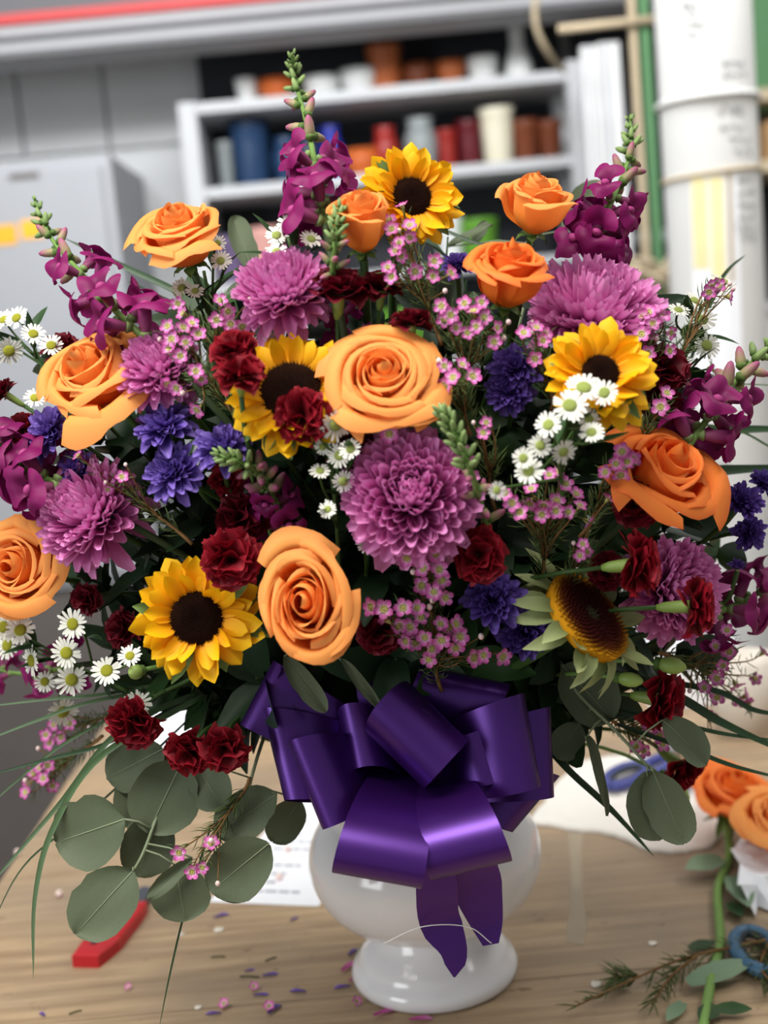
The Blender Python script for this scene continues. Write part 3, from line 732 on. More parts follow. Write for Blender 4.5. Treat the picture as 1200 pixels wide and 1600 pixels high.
# ---- petal meshes shared by many flowers
def blade_petal(L, W, prof, cup, bend, n=6, mcol='mum', nm='petal', tip=0.0, twist=0.0, mm=5):
    """length along Z, outward X, width Y; bend<0 curls towards the axis"""
    P = np.zeros((n, mm, 3))
    for i, v in enumerate(np.linspace(0, 1, n)):
        wv = np.interp(v, *prof) * W
        for j, u in enumerate(np.linspace(-1, 1, mm)):
            zz = v * L - tip * abs(u) * (v > 0.95)
            a = twist * v
            y, x = u * wv, bend * v * v * L - cup * (abs(u) ** 2) * wv
            P[i, j] = (x * math.cos(a) - y * math.sin(a), x * math.sin(a) + y * math.cos(a), zz)
    V, F, U = grid(P)
    return mesh(nm, V, F, M_[mcol], U)
SPOON = ([0, .3, .7, .9, 1], [.45, .7, 1.0, .85, .25])
LANCE = ([0, .2, .5, .8, 1], [.45, .85, 1.0, .62, .06])
RAY = ([0, .4, .85, 1], [.6, .9, 1.0, .45])
TIPS = ([0, .3, .65, .86, .96, 1], [.5, .75, 1.0, 1.0, .80, .42])
MUM_IN = [blade_petal(1, .112 + .012 * i, TIPS, 1.1, -0.60 + .08 * i) for i in range(3)]
MUM_MID = [blade_petal(1, .112 + .01 * i, TIPS, 1.0, -0.46 + .08 * i) for i in range(3)]
MUM_OUT = [blade_petal(1, .110 + .01 * i, TIPS, 0.9, -0.30 + .22 * i) for i in range(3)]
def mum(x, y, w, face, label, seed=0, k=0.0, N=250, flat_=1.0, droop=6, d=None, tmax=104):
    rg = np.random.default_rng(seed + 900)
    dd = dome(x, y, k) if d is None else d
    s = w / 2 * dd / FPX; n = img(*face)
    M = frame(px(x, y, dd) - n * s * 0.25, n, s, seed)
    t = thing('chrysanthemum', label, 'chrysanthemum', 'pink chrysanthemums', M)
    for i in range(N):
        q = (i + .5) / N; th = math.radians(4 + tmax * q ** 0.55); ph = i * 2.39996 + rg.normal() * 0.05
        L = (0.74 + 0.30 * q ** 0.8) * (1 + 0.05 * rg.normal())
        lst = MUM_IN if q < 0.3 else MUM_MID if q < 0.8 else MUM_OUT
        me = lst[int(rg.integers(3))]
        root = (0.12 * math.sin(th) * math.cos(ph), 0.12 * math.sin(th) * math.sin(ph), -0.22 + 0.1 * flat_)
        wsc = 0.8 + 0.45 * q
        ob('petal', me, t, pol(th + rg.normal() * 0.04, ph, root, (wsc, wsc, L * (1 if q > .5 else flat_))))
    for i in range(droop):                       # loose outer petals hanging down
        ph = rg.random() * 6.28; me = MUM_OUT[2]
        ob('petal', me, t, pol(math.radians(112 + 25 * rg.random()), ph, (0.2 * math.cos(ph), 0.2 * math.sin(ph), -0.2), (1.3, 1.3, 0.9 + 0.25 * rg.random())))
    V, F, U = lathe([(.001, -.5), (.08, -.48), (.22, -.3), (.2, -.15), (.001, -.1)], 12)
    ob('calyx', mesh('calyx', V, F, M_['calyx'], U), t)
    add_stem(t, M, fwd_pts(M, [(0, 0, -.45)])[0], n, 0.0026, 'stem')
    return t
VIO = {}
for _m in ('violet', 'violet_dark'):
    VIO[_m] = [blade_petal(1, .135 + .012 * i, TIPS, 0.8, -0.25 + .16 * i, mcol=_m) for i in range(4)]
def violet(x, y, w, face, label, seed=0, k=0.0, m='violet', N=84, d=None, bud=False):
    rg = np.random.default_rng(seed + 1300)
    dd = dome(x, y, k) if d is None else d
    s = w / 2 * dd / FPX; n = img(*face)
    M = frame(px(x, y, dd) - n * s * 0.15, n, s, seed)
    t = thing('button_chrysanthemum', label, 'chrysanthemum', 'violet button chrysanthemums', M)
    for i in range(N):
        q = (i + .5) / N; th = math.radians((6 + 88 * q ** 0.6) * (0.55 if bud else 1)); ph = i * 2.39996 + rg.normal() * 0.08
        L = (0.50 + 0.5 * q ** 0.7) * (1 + 0.07 * rg.normal()); wsc = 0.75 + 0.45 * q
        ob('petal', VIO[m][int(rg.integers(4))], t, pol(th + rg.normal() * 0.07, ph, (0.08 * math.cos(ph) * q, 0.08 * math.sin(ph) * q, -0.18), (wsc, wsc, L)))
    V, F, U = lathe([(.001, -.42), (.07, -.4), (.2, -.26), (.2, -.12), (.001, -.05)], 10)
    ob('calyx', mesh('calyx', V, F, M_['calyx'], U), t)
    add_stem(t, M, fwd_pts(M, [(0, 0, -.4)])[0], n, 0.0018, 'stem')
    return t
# ---- sunflower
SUNP = [blade_petal(1, .33 + .03 * (i % 3), ([0, .2, .5, .8, .93, 1], [.5, .9, 1.0, .80, .46, .06]), 0.35 * (1 if i % 2 else -0.5), (-0.22, 0.02, 0.18, -0.10, 0.3)[i], n=7, mcol='sun_petal', twist=(-.3, .2, 0, .4, -.2)[i]) for i in range(5)]
SEPP = [blade_petal(1, .20, LANCE, 0.4, (0.35, 0.7, -0.1)[i], n=6, mcol='sepal_pale', nm='sepal', twist=(.2, -.3, .1)[i]) for i in range(3)]
SEPG = [blade_petal(1, .20, LANCE, 0.4, (0.3, 0.5, 0.1)[i], n=6, mcol='sepal', nm='sepal', twist=(.2, -.3, .1)[i]) for i in range(3)]
def sun_disc(R, mname, seed, hgt=0.16, cnt=420):
    rg = np.random.default_rng(seed); mb = MB()
    V, F, U = lathe([(R, -.12), (R * 1.02, -.02), (R, .03), (R * .9, hgt * .55), (R * .6, hgt * .85), (R * .25, hgt * .8), (.001, hgt * .72)], 32)
    U = np.stack([np.clip(np.hypot(V[:, 0], V[:, 1]) / R, 0, 1), 0 * V[:, 0]], 1); mb.add(V, F, U)
    for i in range(cnt):
        q = math.sqrt((i + .5) / cnt); a = i * 2.39996; r = R * q * 1.0
        z = np.interp(q, [0, .25, .6, .9, 1], [hgt * .72, hgt * .8, hgt * .85, hgt * .55, .03])
        c = np.array([r * math.cos(a), r * math.sin(a), z]); o = nrm([math.cos(a) * q * .8, math.sin(a) * q * .8, 1]); w = R * 0.035
        x = nrm(np.cross(o, (0.1, 1, 0.2))); yv = np.cross(o, x); hh = R * (0.06 + 0.05 * rg.random() + 0.05 * q)
        P = np.array([c + w * x, c + w * yv, c - w * x, c - w * yv, c + o * hh])
        mb.add(P, [(0, 1, 4), (1, 2, 4), (2, 3, 4), (3, 0, 4)], np.tile([q, 0.0], (5, 1)))
    return mb.build('disc', M_[mname])
def sunflower(x, y, w, face, label, seed=0, k=0.0, bare=False, disc=0.43, N=57, d=None, bias=None, hgt=0.13, closed=0.0):
    rg = np.random.default_rng(seed + 1700)
    dd = dome(x, y, k) if d is None else d
    s = w / 2 * dd / FPX; n = img(*face)
    M = frame(px(x, y, dd), n, s, seed * 0.7)
    t = thing('sunflower', label, 'sunflower', 'sunflowers', M)
    ob('disc', sun_disc(disc, 'sun_disc_gold' if bare else 'sun_disc', seed, hgt), t)
    if not bare:
        for i in range(N):
            row = i % 3; ph = i * 2 * math.pi / N + rg.normal() * 0.05
            th = math.radians((58, 76, 92)[row] - closed * 24 + rg.normal() * 9)
            L = (1.0 - disc * 0.9) * (0.80, 1.0, 1.06)[row] * (1 + 0.07 * rg.normal()); wsc = 0.95 + 0.2 * rg.random()
            ob('petal', SUNP[int(rg.integers(5))], t, pol(th, ph, (disc * .88 * math.cos(ph), disc * .88 * math.sin(ph), (0.02, -.02, -.06)[row]), (wsc * L, wsc * L * 0.75, L)))
    ns = 26 if bare else 16
    for i in range(ns):
        ph = i * 2 * math.pi / ns + rg.normal() * 0.06; row = i % 2
        L = 0.54 if bare else 0.62
        ob('sepal', (SEPP if bare else SEPG)[int(rg.integers(3))], t, pol(math.radians((78, 98)[row] + rg.normal() * 8), ph, (disc * .9 * math.cos(ph), disc * .9 * math.sin(ph), -0.06 - .05 * row), (L * 1.1, L * (1.35 if bare else 1.1), L * (1 + .1 * rg.normal()))))
    V, F, U = lathe([(.001, -.42), (.10, -.40), (.2, -.3), (disc * .9, -.14), (disc * .98, -.05), (.001, -.04)], 20)
    ob('receptacle', mesh('receptacle', V, F, M_['sepal'], U), t)
    add_stem(t, M, fwd_pts(M, [(0, 0, -.38)])[0], n, 0.0036, 'stem')
    return t
# ---- carnation
def carn_petal(seed, m):
    rg = np.random.default_rng(seed); nu, nv = 13, 5
    P = np.zeros((nv, nu, 3)); a1, a2 = rg.random(2) * 6.28
    for i, v in enumerate((0, .35, .65, .86, 1.0)):
        for j, u in enumerate(np.linspace(-1, 1, nu)):
            wd = np.interp(v, [0, .35, .65, .86, 1], [.06, .26, .56, .74, .80])
            z = v * (1 - 0.14 * u * u) + (0.03 * (j % 2) - 0.015) * (v == 1.0)
            x = (0.22 * math.sin(3.2 * u + a1) + 0.05 * math.sin(8 * u + a2)) * v ** 2.5 + 0.14 * v * v
            P[i, j] = (x, u * wd, z)
    V, F, U = grid(P)
    return mesh('petal', V, F, M_[m], U)
CARN = {m: [carn_petal(20 + i, m) for i in range(6)] for m in ('carnation', 'carnation_dark')}
def carnation(x, y, w, face, label, seed=0, k=0.0, m='carnation', N=30, spread_=72, calyx=1.0, d=None, stem_end=None, squash=0.86):
    rg = np.random.default_rng(seed + 2100)
    dd = dome(x, y, k) if d is None else d
    s = w / 2 * dd / FPX * 1.02; n = img(*face)
    M = frame(px(x, y, dd) - n * s * 0.35, n, s, seed * 1.1)
    t = thing('carnation', label, 'carnation', 'dark red carnations', M)
    for i in range(N):
        q = (i + .5) / N; th = math.radians(2 + spread_ * q ** 0.85 + rg.normal() * 5); ph = i * 2.39996 + rg.normal() * 0.2
        L = (1.0 + 0.10 * q) * (1 + 0.05 * rg.normal())
        ob('petal', CARN[m][int(rg.integers(6))], t, pol(th, ph, (0.03 * math.cos(ph), 0.03 * math.sin(ph), -0.32), (1, 0.95, L * squash)))
    c = calyx
    V, F, U = lathe([(.001, -1.25 * c), (.10, -1.22 * c), (.17, -1.0 * c), (.20, -.7 * c), (.22, -.4), (.21, -.24), (.16, -.24), (.001, -.4)], 14)
    ob('calyx', mesh('calyx', V, F, M_['calyx'], U), t)
    add_stem(t, M, fwd_pts(M, [(0, 0, -1.2 * c)])[0], n, 0.0016, 'stem', stem_end)
    return t
def carn_bud(x, y, w, L, face, label, d):
    s = w / 2 * d / FPX; n = img(*face)
    M = frame(px(x, y, d), n, s)
    t = thing('carnation_bud', label, 'flower bud', 'carnation buds', M)
    q = L / w * 2
    V, F, U = lathe([(.001, -.5 * q), (.55, -.48 * q), (.9, -.25 * q), (1, .0), (.85, .25 * q), (.4, .45 * q), (.001, .52 * q)], 12)
    ob('calyx', mesh('calyx', V, F, M_['calyx'], U), t)
    V, F, U = lathe([(.72, -.62 * q), (.75, -.45 * q), (.4, -.42 * q), (.001, -.6 * q)], 10)
    ob('bract', mesh('bract', V, F, M_['sepal'], U), t)
    add_stem(t, M, fwd_pts(M, [(0, 0, -.5 * q)])[0], n, 0.0016, 'stem_light')
    return t
# ---- snapdragon
def floret_mesh(seed):
    rg = np.random.default_rng(seed); k = 14; mb = MB()
    zz = [0, .15, .36, .56, .68]; rr = [.04, .12, .165, .175, .15]
    P = np.array([[(r * math.cos(a) * .9, r * math.sin(a), z) for a in np.arange(k) * 2 * math.pi / k] for z, r in zip(zz, rr)])
    V, F, U = grid(P, wrap=True); U = U * [.55, 1]; mb.add(V, F, U)
    def lip(side, lobes, ext, bend, wide, puff):
        n, m = 7, 15; w = rg.random() * 6.28; G = np.zeros((n, m, 3))
        for i, v in enumerate(np.linspace(0, 1, n)):
            for j, u in enumerate(np.linspace(-1, 1, m)):
                sc = 0.72 + 0.28 * abs(math.cos(lobes * math.pi * u / 2 + (0 if lobes % 2 else math.pi / 2)))
                e = v * ext * (1 - (1 - sc) * v) * (1 - .25 * u * u)
                a = u * (1.25 + wide * v)
                rad = .155 + e * math.sin(min(1.9, bend * (0.25 + v))) + 0.05 * v * math.sin(6 * u + w)
                z = .60 + e * math.cos(min(1.9, bend * (0.25 + v))) + puff * math.sin(math.pi * v) * (1 - u * u) + .09 * v * v * math.sin(5 * u + w * 2)
                G[i, j] = (rad * math.sin(a), side * rad * math.cos(a), z)
        V, F, U = grid(G); U = np.stack([.5 + .5 * U[:, 0], U[:, 1]], 1); mb.add(V, F, U)
    lip(1, 2, .62, .80, .10, .0); lip(-1, 3, .56, 1.15, .30, .06)
    V, F, U = ellipsoid((0, -.05, .70), (.15, .11, .12), 10, 6); mb.add(V, F, U, 1)
    V, F, U = lathe([(.001, -.06), (.09, -.04), (.15, .08), (.12, .12), (.03, .05)], 10); mb.add(V, F, U, 2)
    return mb.build('floret', [M_['snap'], M_['snap_palate'], M_['bud_green']])
FLO = [floret_mesh(i) for i in range(5)]
def bud_mesh(m):
    V, F, U = lathe([(.001, 0), (.14, .04), (.20, .22), (.215, .45), (.17, .75), (.09, .94), (.001, 1)], 10)
    mb = MB().add(V, F, U)
    V, F, U = lathe([(.001, -.05), (.14, -.03), (.24, .12), (.20, .26), (.1, .2)], 8); mb.add(V, F, U, 1)
    return mb.build('bud', [M_[m], M_['sepal']])
BUD = {m: bud_mesh(m) for m in ('bud_pink', 'bud_green')}
def snapdragon(pts, label, fl=(0.0, 0.5), pk=(0.5, 0.75), sizes=(58, 22, 9), n=(12, 9, 16), seed=0, k=0.0, ds=None, seen=None, root=True):
    """pts: pixels from the lowest visible point to the tip; open florets, pink buds and green buds by share of the length"""
    rg = np.random.default_rng(seed + 2700)
    D = [dome(x, y, k) for x, y in pts] if ds is None else ds
    W = spline([px(x, y, d) for (x, y), d in zip(pts, D)], 60); dm = float(np.mean(D))
    M = Matrix.Translation(Vector(W[0]))
    t = thing('snapdragon', label, 'snapdragon', 'magenta snapdragons', M)
    W0 = W - W[0]; T = np.gradient(W0, axis=0); T /= np.linalg.norm(T, axis=1)[:, None]
    if root:
        e = end_pt() - W[0]; Lr = np.linalg.norm(e)
        R_ = bez(e, e + (-e) * 0.3 + np.array([0, 0, 0.06]), -T[0] * Lr * 0.3, (0, 0, 0), 12)
        V, F, U = tube(np.vstack([R_, W0[1:3]]), .0024, 7); ob('lower_stem', mesh('lower_stem', V, F, M_['stem_dark'], U), t)
    V, F, U = tube(W0, np.linspace(0.0026, 0.0010, 60), 7); ob('stem', mesh('stem', V, F, M_['stem_light'], U), t)
    def put(s, ph, L, me, up):
        i = min(59, int(s * 59)); Tn = T[i]
        x = nrm(np.cross(Tn, (0.2, 0.9, 0.3))); y = np.cross(Tn, x)
        rad_ = x * math.cos(ph) + y * math.sin(ph)
        dirn = nrm(rad_ * math.cos(up) + Tn * math.sin(up)); yy = nrm(Tn - dirn * (Tn @ dirn)); xx = np.cross(yy, dirn)
        m = Matrix.Identity(4); p = W0[i] + rad_ * 0.002
        for q in range(3): m[q][0], m[q][1], m[q][2], m[q][3] = xx[q] * L, yy[q] * L, dirn[q] * L, p[q]
        ob(me.name.split('.')[0], me, t, m)
    c = dm / FPX; idx = 0
    for i in range(n[0]):
        s = fl[0] + (fl[1] - fl[0]) * (i + .5) / n[0]; put(s, idx * 2.39996 + seed, sizes[0] * c * (1.05 - 0.28 * i / n[0]), FLO[int(rg.integers(5))], 0.35 + 0.15 * rg.normal()); idx += 1
    for i in range(n[1]):
        f = (i + .5) / max(1, n[1]); s = pk[0] + (pk[1] - pk[0]) * f
        put(s, idx * 2.39996 + seed, (sizes[1] * 1.45 * (1 - f) + sizes[1] * f) * c, BUD['bud_pink'], 0.55 + 0.1 * rg.normal()); idx += 1
    for i in range(n[2]):
        f = (i + .5) / max(1, n[2]); s = pk[1] + (1 - pk[1]) * f
        put(s, idx * 2.39996 + seed, (sizes[1] * 0.95 * (1 - f) + sizes[2] * f) * c, BUD['bud_green'], 0.6 + 0.55 * f); idx += 1
    return t
# ---- waxflower
def wax_mesh(seed):
    rg = np.random.default_rng(seed); mb = MB()
    for q in range(5):
        a = q * 1.2566 + rg.normal() * 0.06; P = np.zeros((4, 5, 3)); tl = 0.22 + 0.2 * rg.random()
        for i, v in enumerate((0, .4, .8, 1)):
            wd = (.16, .38, .34, .12)[i]
            for j, u in enumerate(np.linspace(-1, 1, 5)):
                r = 0.26 + 0.74 * v - 0.06 * u * u * v; z = tl * v + 0.10 * (u * u) - 0.1 * v * v
                P[i, j] = (r * math.cos(a) - u * wd * math.sin(a), r * math.sin(a) + u * wd * math.cos(a), z)
        V, F, U = grid(P); mb.add(V, F, U)
    V, F, U = lathe([(.04, -.85), (.14, -.6), (.26, -.25), (.34, .04), (.28, .06)], 10); mb.add(V, F, U, 1)
    return mb.build('flower', [M_['wax'], M_['wax_center']])
WAX = [wax_mesh(i) for i in range(4)]
V, F, U = lathe([(.36, .02), (.37, .12), (.31, .13), (.24, .02), (.08, .0), (.07, .2), (.001, .22)], 10)
WAXC = mesh('nectar_cup', V, F, M_['wax_center'], U)
V, F, U = ellipsoid((0, 0, 0), (.45, .45, .5), 9, 6); WAXB = mesh('bud', V, F, M_['wax_bud'], U)
def needles_on(mb, P, n, L, rg, r=0.0004, from_=0.0):
    P = np.asarray(P); m = len(P)
    for i in range(n):
        f = from_ + (1 - from_) * (i + rg.random()) / n; q = min(m - 2, int(f * (m - 1))); p = P[q] + (P[q + 1] - P[q]) * (f * (m - 1) - q)
        T = nrm(P[q + 1] - P[q]); x = nrm(np.cross(T, rg.normal(size=3)))
        d = nrm(T * 0.8 + x); l = L * (0.7 + 0.6 * rg.random()); b = nrm(np.cross(d, T)) * r; e = np.cross(d, nrm(b)) * r * 0.6
        mid = p + d * l * 0.55 + T * l * 0.05; tip = p + d * l * 0.9 + T * l * 0.22
        V = np.array([p + b * .6, p - b * .6, mid + b, mid - b, mid + e * 2, tip])
        mb.add(V, [(0, 1, 3, 2), (2, 3, 5), (0, 2, 4), (1, 4, 3), (4, 2, 5), (3, 4, 5)], np.array([[0, 0], [0, 1], [.5, 0], [.5, 1], [.5, .5], [1, .5]]))
def wax_sprig(pts, label, base=None, size=25, k=-0.012, seed=0, buds=2, nd=48, bright=False, d=None, facing=(0, .25, 1), fork=0.45):
    """pts: pixels of the open flowers; base: pixel (and depth offset) from where the sprig rises"""
    rg = np.random.default_rng(seed + 3300)
    c = np.mean(np.array(pts, float), 0)
    dd = (lambda x, y: dome(x, y, k)) if d is None else (lambda x, y: d)
    if base is None: B = V0 + (px(c[0], c[1], dd(*c)) - V0) * 0.35
    else: B = px(base[0], base[1], dd(base[0], base[1]) + (base[2] if len(base) > 2 else 0.03))
    M = Matrix.Translation(Vector(B))
    t = thing('waxflower_sprig', label, 'waxflower', 'pink waxflower sprigs', M)
    mid = px(c[0], c[1], dd(*c) + 0.02); F0 = B + (mid - B) * fork
    main = bez(B, B + (F0 - B) * .4 + rg.normal(size=3) * .004, F0, F0 + (mid - F0) * 0.35, 8)
    sm = MB(); nm = MB(); sm.tube(main - B, np.linspace(.0015, .001, 8), 5); needles_on(nm, main - B, nd, .013, rg, .0005, from_=.2)
    for i, (x, y) in enumerate(pts):
        p = px(x, y, dd(x, y) + rg.normal() * 0.004); n = nrm(img(*facing) * 1.0 + nrm(p - mid) * 0.9 + rg.normal(size=3) * 0.45)
        s = size / 2 * dd(x, y) / FPX * (0.9 + 0.25 * rg.random()); q = main[4 + i % 4]; tip = p - n * s * .8
        br = bez(q, q + (tip - q) * .4 + rg.normal(size=3) * .004, tip - n * .012, tip, 8)
        sm.tube(br - B, np.linspace(.0008, .0005, 8), 4); needles_on(nm, br - B, max(5, nd // 3), .011, rg, .00045)
        fm = frame(p - B, n, s, rg.random() * 6)
        f = ob('flower', WAX[int(rg.integers(4))], t, fm); ob('nectar_cup', WAXC, f)
    for i in range(buds):
        x, y = pts[int(rg.integers(len(pts)))]; x += rg.normal() * 16; y += rg.normal() * 16
        p = px(x, y, dd(x, y) + 0.004); q = main[int(rg.integers(4, 8))]
        br = bez(q, q + (p - q) * .4, p - (p - q) * .2, p, 6); sm.tube(br - B, .0005, 4)
        ob('bud', WAXB, t, Matrix.Translation(Vector(p - B)) @ Matrix.Scale(size * .36 * dd(x, y) / FPX, 4))
    ob('stem', sm.build('stem', M_['wax_stem']), t)
    o = ob('needles', nm.build('needles', M_['needle']), t); o['kind'] = 'stuff'
    return t
# ---- aster spray
def aster_mesh(seed, n=19):
    rg = np.random.default_rng(seed); mb = MB()
    for q in range(n):
        a = q * 2 * math.pi / n + rg.normal() * .05; tl = 0.05 + 0.22 * rg.random(); L = 1 + .08 * rg.normal(); P = np.zeros((4, 3, 3))
        for i, v in enumerate((0, .45, .85, 1)):
            wd = (.05, .10, .10, .04)[i]
            for j, u in enumerate((-1, 0, 1)):
                r = .25 + (L - .25) * v; z = tl * v - .10 * v * v + .03 * abs(u)
                P[i, j] = (r * math.cos(a) - u * wd * math.sin(a), r * math.sin(a) + u * wd * math.cos(a), z)
        V, F, U = grid(P); mb.add(V, F, U)
    V, F, U = lathe([(.05, -.5), (.22, -.36), (.30, -.05), (.2, .0)], 10); mb.add(V, F, U, 1)
    return mb.build('flower', [M_['aster'], M_['calyx']])
AST = [aster_mesh(i, 18 + i) for i in range(4)]
V, F, U = lathe([(.40, -.02), (.41, .08), (.33, .17), (.16, .20), (.001, .20)], 14)
ASTD = {m: mesh('disc', V, F, M_[m], U) for m in ('aster_disc', 'aster_disc_green')}
def leaf_mesh(name, m, W=.22, cup=.3, bend=.1, rib=None, n=7, prof=LANCE):
    """length along Z, width Y, upper side -X"""
    P = np.zeros((n, 5, 3))
    for i, v in enumerate(np.linspace(0, 1, n)):
        wv = np.interp(v, *prof) * W
        for j, u in enumerate((-1, -.5, 0, .5, 1)):
            P[i, j] = (bend * v * v - cup * abs(u) * wv, u * wv, v)
    V, F, U = grid(P); return mesh(name, V, F, M_[m], U)
LEAF_S = [leaf_mesh('leaf', 'leaf', .13, .3, b) for b in (-.15, .2)]
def dirframe(p, d, n, s):                        # Z along d, -X towards n
    d = nrm(d); x = -nrm(np.asarray(n) - d * (np.asarray(n) @ d)); y = np.cross(d, x); m = Matrix.Identity(4)
    for i in range(3): m[i][0], m[i][1], m[i][2], m[i][3] = x[i] * s, y[i] * s, d[i] * s, p[i]
    return m
def aster_spray(pts, label, base, size=40, k=-.01, seed=0, disc='aster_disc', facing=(0, .2, 1), jit=.3, d=None, leaves=7):
    rg = np.random.default_rng(seed + 4100); dd = (lambda x, y: dome(x, y, k)) if d is None else (lambda x, y: d)
    B = px(base[0], base[1], dd(base[0], base[1]) + (base[2] if len(base) > 2 else .05))
    t = thing('aster_spray', label, 'aster', 'white aster sprays', Matrix.Translation(Vector(B)))
    c = np.mean(np.array([p[:2] for p in pts], float), 0); mid = px(c[0], c[1], dd(*c) + .03)
    main = bez(B, B + (mid - B) * .3, B + (mid - B) * .7, mid, 10); sm = MB(); sm.tube(main - B, np.linspace(.0018, .0012, 10), 5)
    for i, q in enumerate(pts):
        x, y = q[:2]; sz = q[2] if len(q) > 2 else size
        p = px(x, y, dd(x, y) + rg.normal() * .004); n = nrm(img(*facing) + nrm(p - mid) * .35 + rg.normal(size=3) * jit); s = sz / 2 * dd(x, y) / FPX
        a = main[4 + i % 5]; tip = p - n * s * .4
        br = bez(a, a + (tip - a) * .4, tip - n * .015, tip, 8); sm.tube(br - B, np.linspace(.001, .0008, 8), 5)
        f = ob('flower', AST[int(rg.integers(4))], t, frame(p - B, n, s, rg.random() * 6)); ob('disc', ASTD[disc], f)
        if i < leaves: ob('leaf', LEAF_S[i % 2], t, dirframe(br[4] - B, nrm(br[5] - br[4]) + rg.normal(size=3) * .6, img(0, 1, .5), .022 + .01 * rg.random()))
    ob('stem', sm.build('stem', M_['stem']), t)
    return t
# ---- eucalyptus
ROUND = ([0, .06, .2, .45, .7, .88, .97, 1], [.10, .42, .80, 1.0, .96, .68, .34, .05])
def euca_leaf(seed):
    rg = np.random.default_rng(seed); n, mm = 13, 9; P = np.zeros((n, mm, 3)); w0, w1 = rg.random(2) * 6.28; cup = .10 + .10 * rg.random(); bd = .10 * rg.normal()
    nick = rg.integers(4, 10)
    for i, v in enumerate((0, .03, .08, .16, .27, .4, .53, .66, .78, .87, .93, .975, 1)):
        wv = np.interp(v, *ROUND) * .5
        for j, u in enumerate(np.linspace(-1, 1, mm)):
            e = 1 + .035 * math.sin(9 * v + w0 + 3 * (u > 0)) - (.10 if (i == nick and abs(u) > .9 and (u > 0) == (seed % 2)) else 0)
            P[i, j] = (bd * v * v - cup * u * u * wv + .02 * math.sin(5 * v + 3 * u + w1) + (.012 if j == 4 else 0), u * wv * e, v)
    V, F, U = grid(P); mb = MB().add(V, F, U)
    C = P[:, 4] * 1.0; C[:, 0] += -.004; mb.tube(C[:-2], np.linspace(.014, .004, n - 2), 5, 1)
    return mb.build('leaf', [M_['euca'], M_['euca_rib']])
EUC = [euca_leaf(i) for i in range(7)]
def eucalyptus(leaves, label, path, ds, seed=0, r=.0016, root=True):
    """leaves: (base px x,y, tip px x,y, width ratio, depth offset, lean (right,up,towards)); path: stem pixels"""
    rg = np.random.default_rng(seed + 5000)
    W = spline([px(x, y, d) for (x, y), d in zip(path, ds)], 24)
    if root: W = np.vstack([bez(end_pt() + np.array([0, 0, .0]), V0 + np.array([0, 0, .05]) + (W[0] - V0) * .5, W[0] - nrm(W[1] - W[0]) * .04, W[0], 10)[:-1], W])
    t = thing('eucalyptus_branch', label, 'eucalyptus', 'silver dollar eucalyptus', Matrix.Translation(Vector(W[-24])))
    O = W[-24]; sm = MB(); sm.tube(W - O, np.linspace(r * 1.2, r * .6, len(W)), 6)
    scr = np.array([[600 + FPX * ((p - CAM) @ RGT) / ((p - CAM) @ FWD), 800 - FPX * ((p - CAM) @ UPV) / ((p - CAM) @ FWD)] for p in W[-24:]])
    for i, (bx, by, tx, ty, wr, dz, nn) in enumerate(leaves):
        q = int(np.argmin(np.hypot(scr[:, 0] - bx, scr[:, 1] - by))); dm = (W[-24 + q] - CAM) @ FWD + dz
        b, e = px(bx, by, dm), px(tx, ty, dm + .004 * rg.normal()); L = np.linalg.norm(e - b)
        m = dirframe(b - O, e - b, img(*nn), L) @ Matrix.Diagonal((1, wr, 1, 1))
        ob('leaf', EUC[(i + seed) % 7], t, m); sm.tube(np.array([W[-24 + q] - O, (W[-24 + q] + b) / 2 - O + [0, 0, .002], b - O]), .0007, 5)
    ob('stem', sm.build('stem', M_['euca_rib']), t)
    return t
# ---- grass blades
def blade(pts, ds, w, label, m='grass', fold=.35, seed=0, name='grass_blade', cat='grass blade', tip=True):
    P = spline([px(x, y, d) for (x, y), d in zip(pts, ds)], 26); n = 26; T = np.gradient(P, axis=0)
    wd = .72 * w * (sum(ds) / len(ds)) / FPX / 2 * np.interp(np.linspace(0, 1, n), [0, .1, .6, .9, 1], [.7, 1, .9, .45, .04 if tip else .4])
    O = P[0].copy(); G = np.zeros((n, 3, 3))
    for i in range(n):
        tv = nrm(T[i]); s = nrm(np.cross(tv, img(0.15 * math.sin(seed + i * .1), .2, 1))); u = np.cross(s, tv)
        for j, q in enumerate((-1, 0, 1)): G[i, j] = P[i] + s * q * wd[i] + u * (fold * wd[i] if j != 1 else 0) - O
    V, F, U = grid(G)
    return tag(ob(name, mesh(name, V, F, M_[m], U), None, Matrix.Translation(Vector(O))), label, cat, 'grass blades in the bouquet')
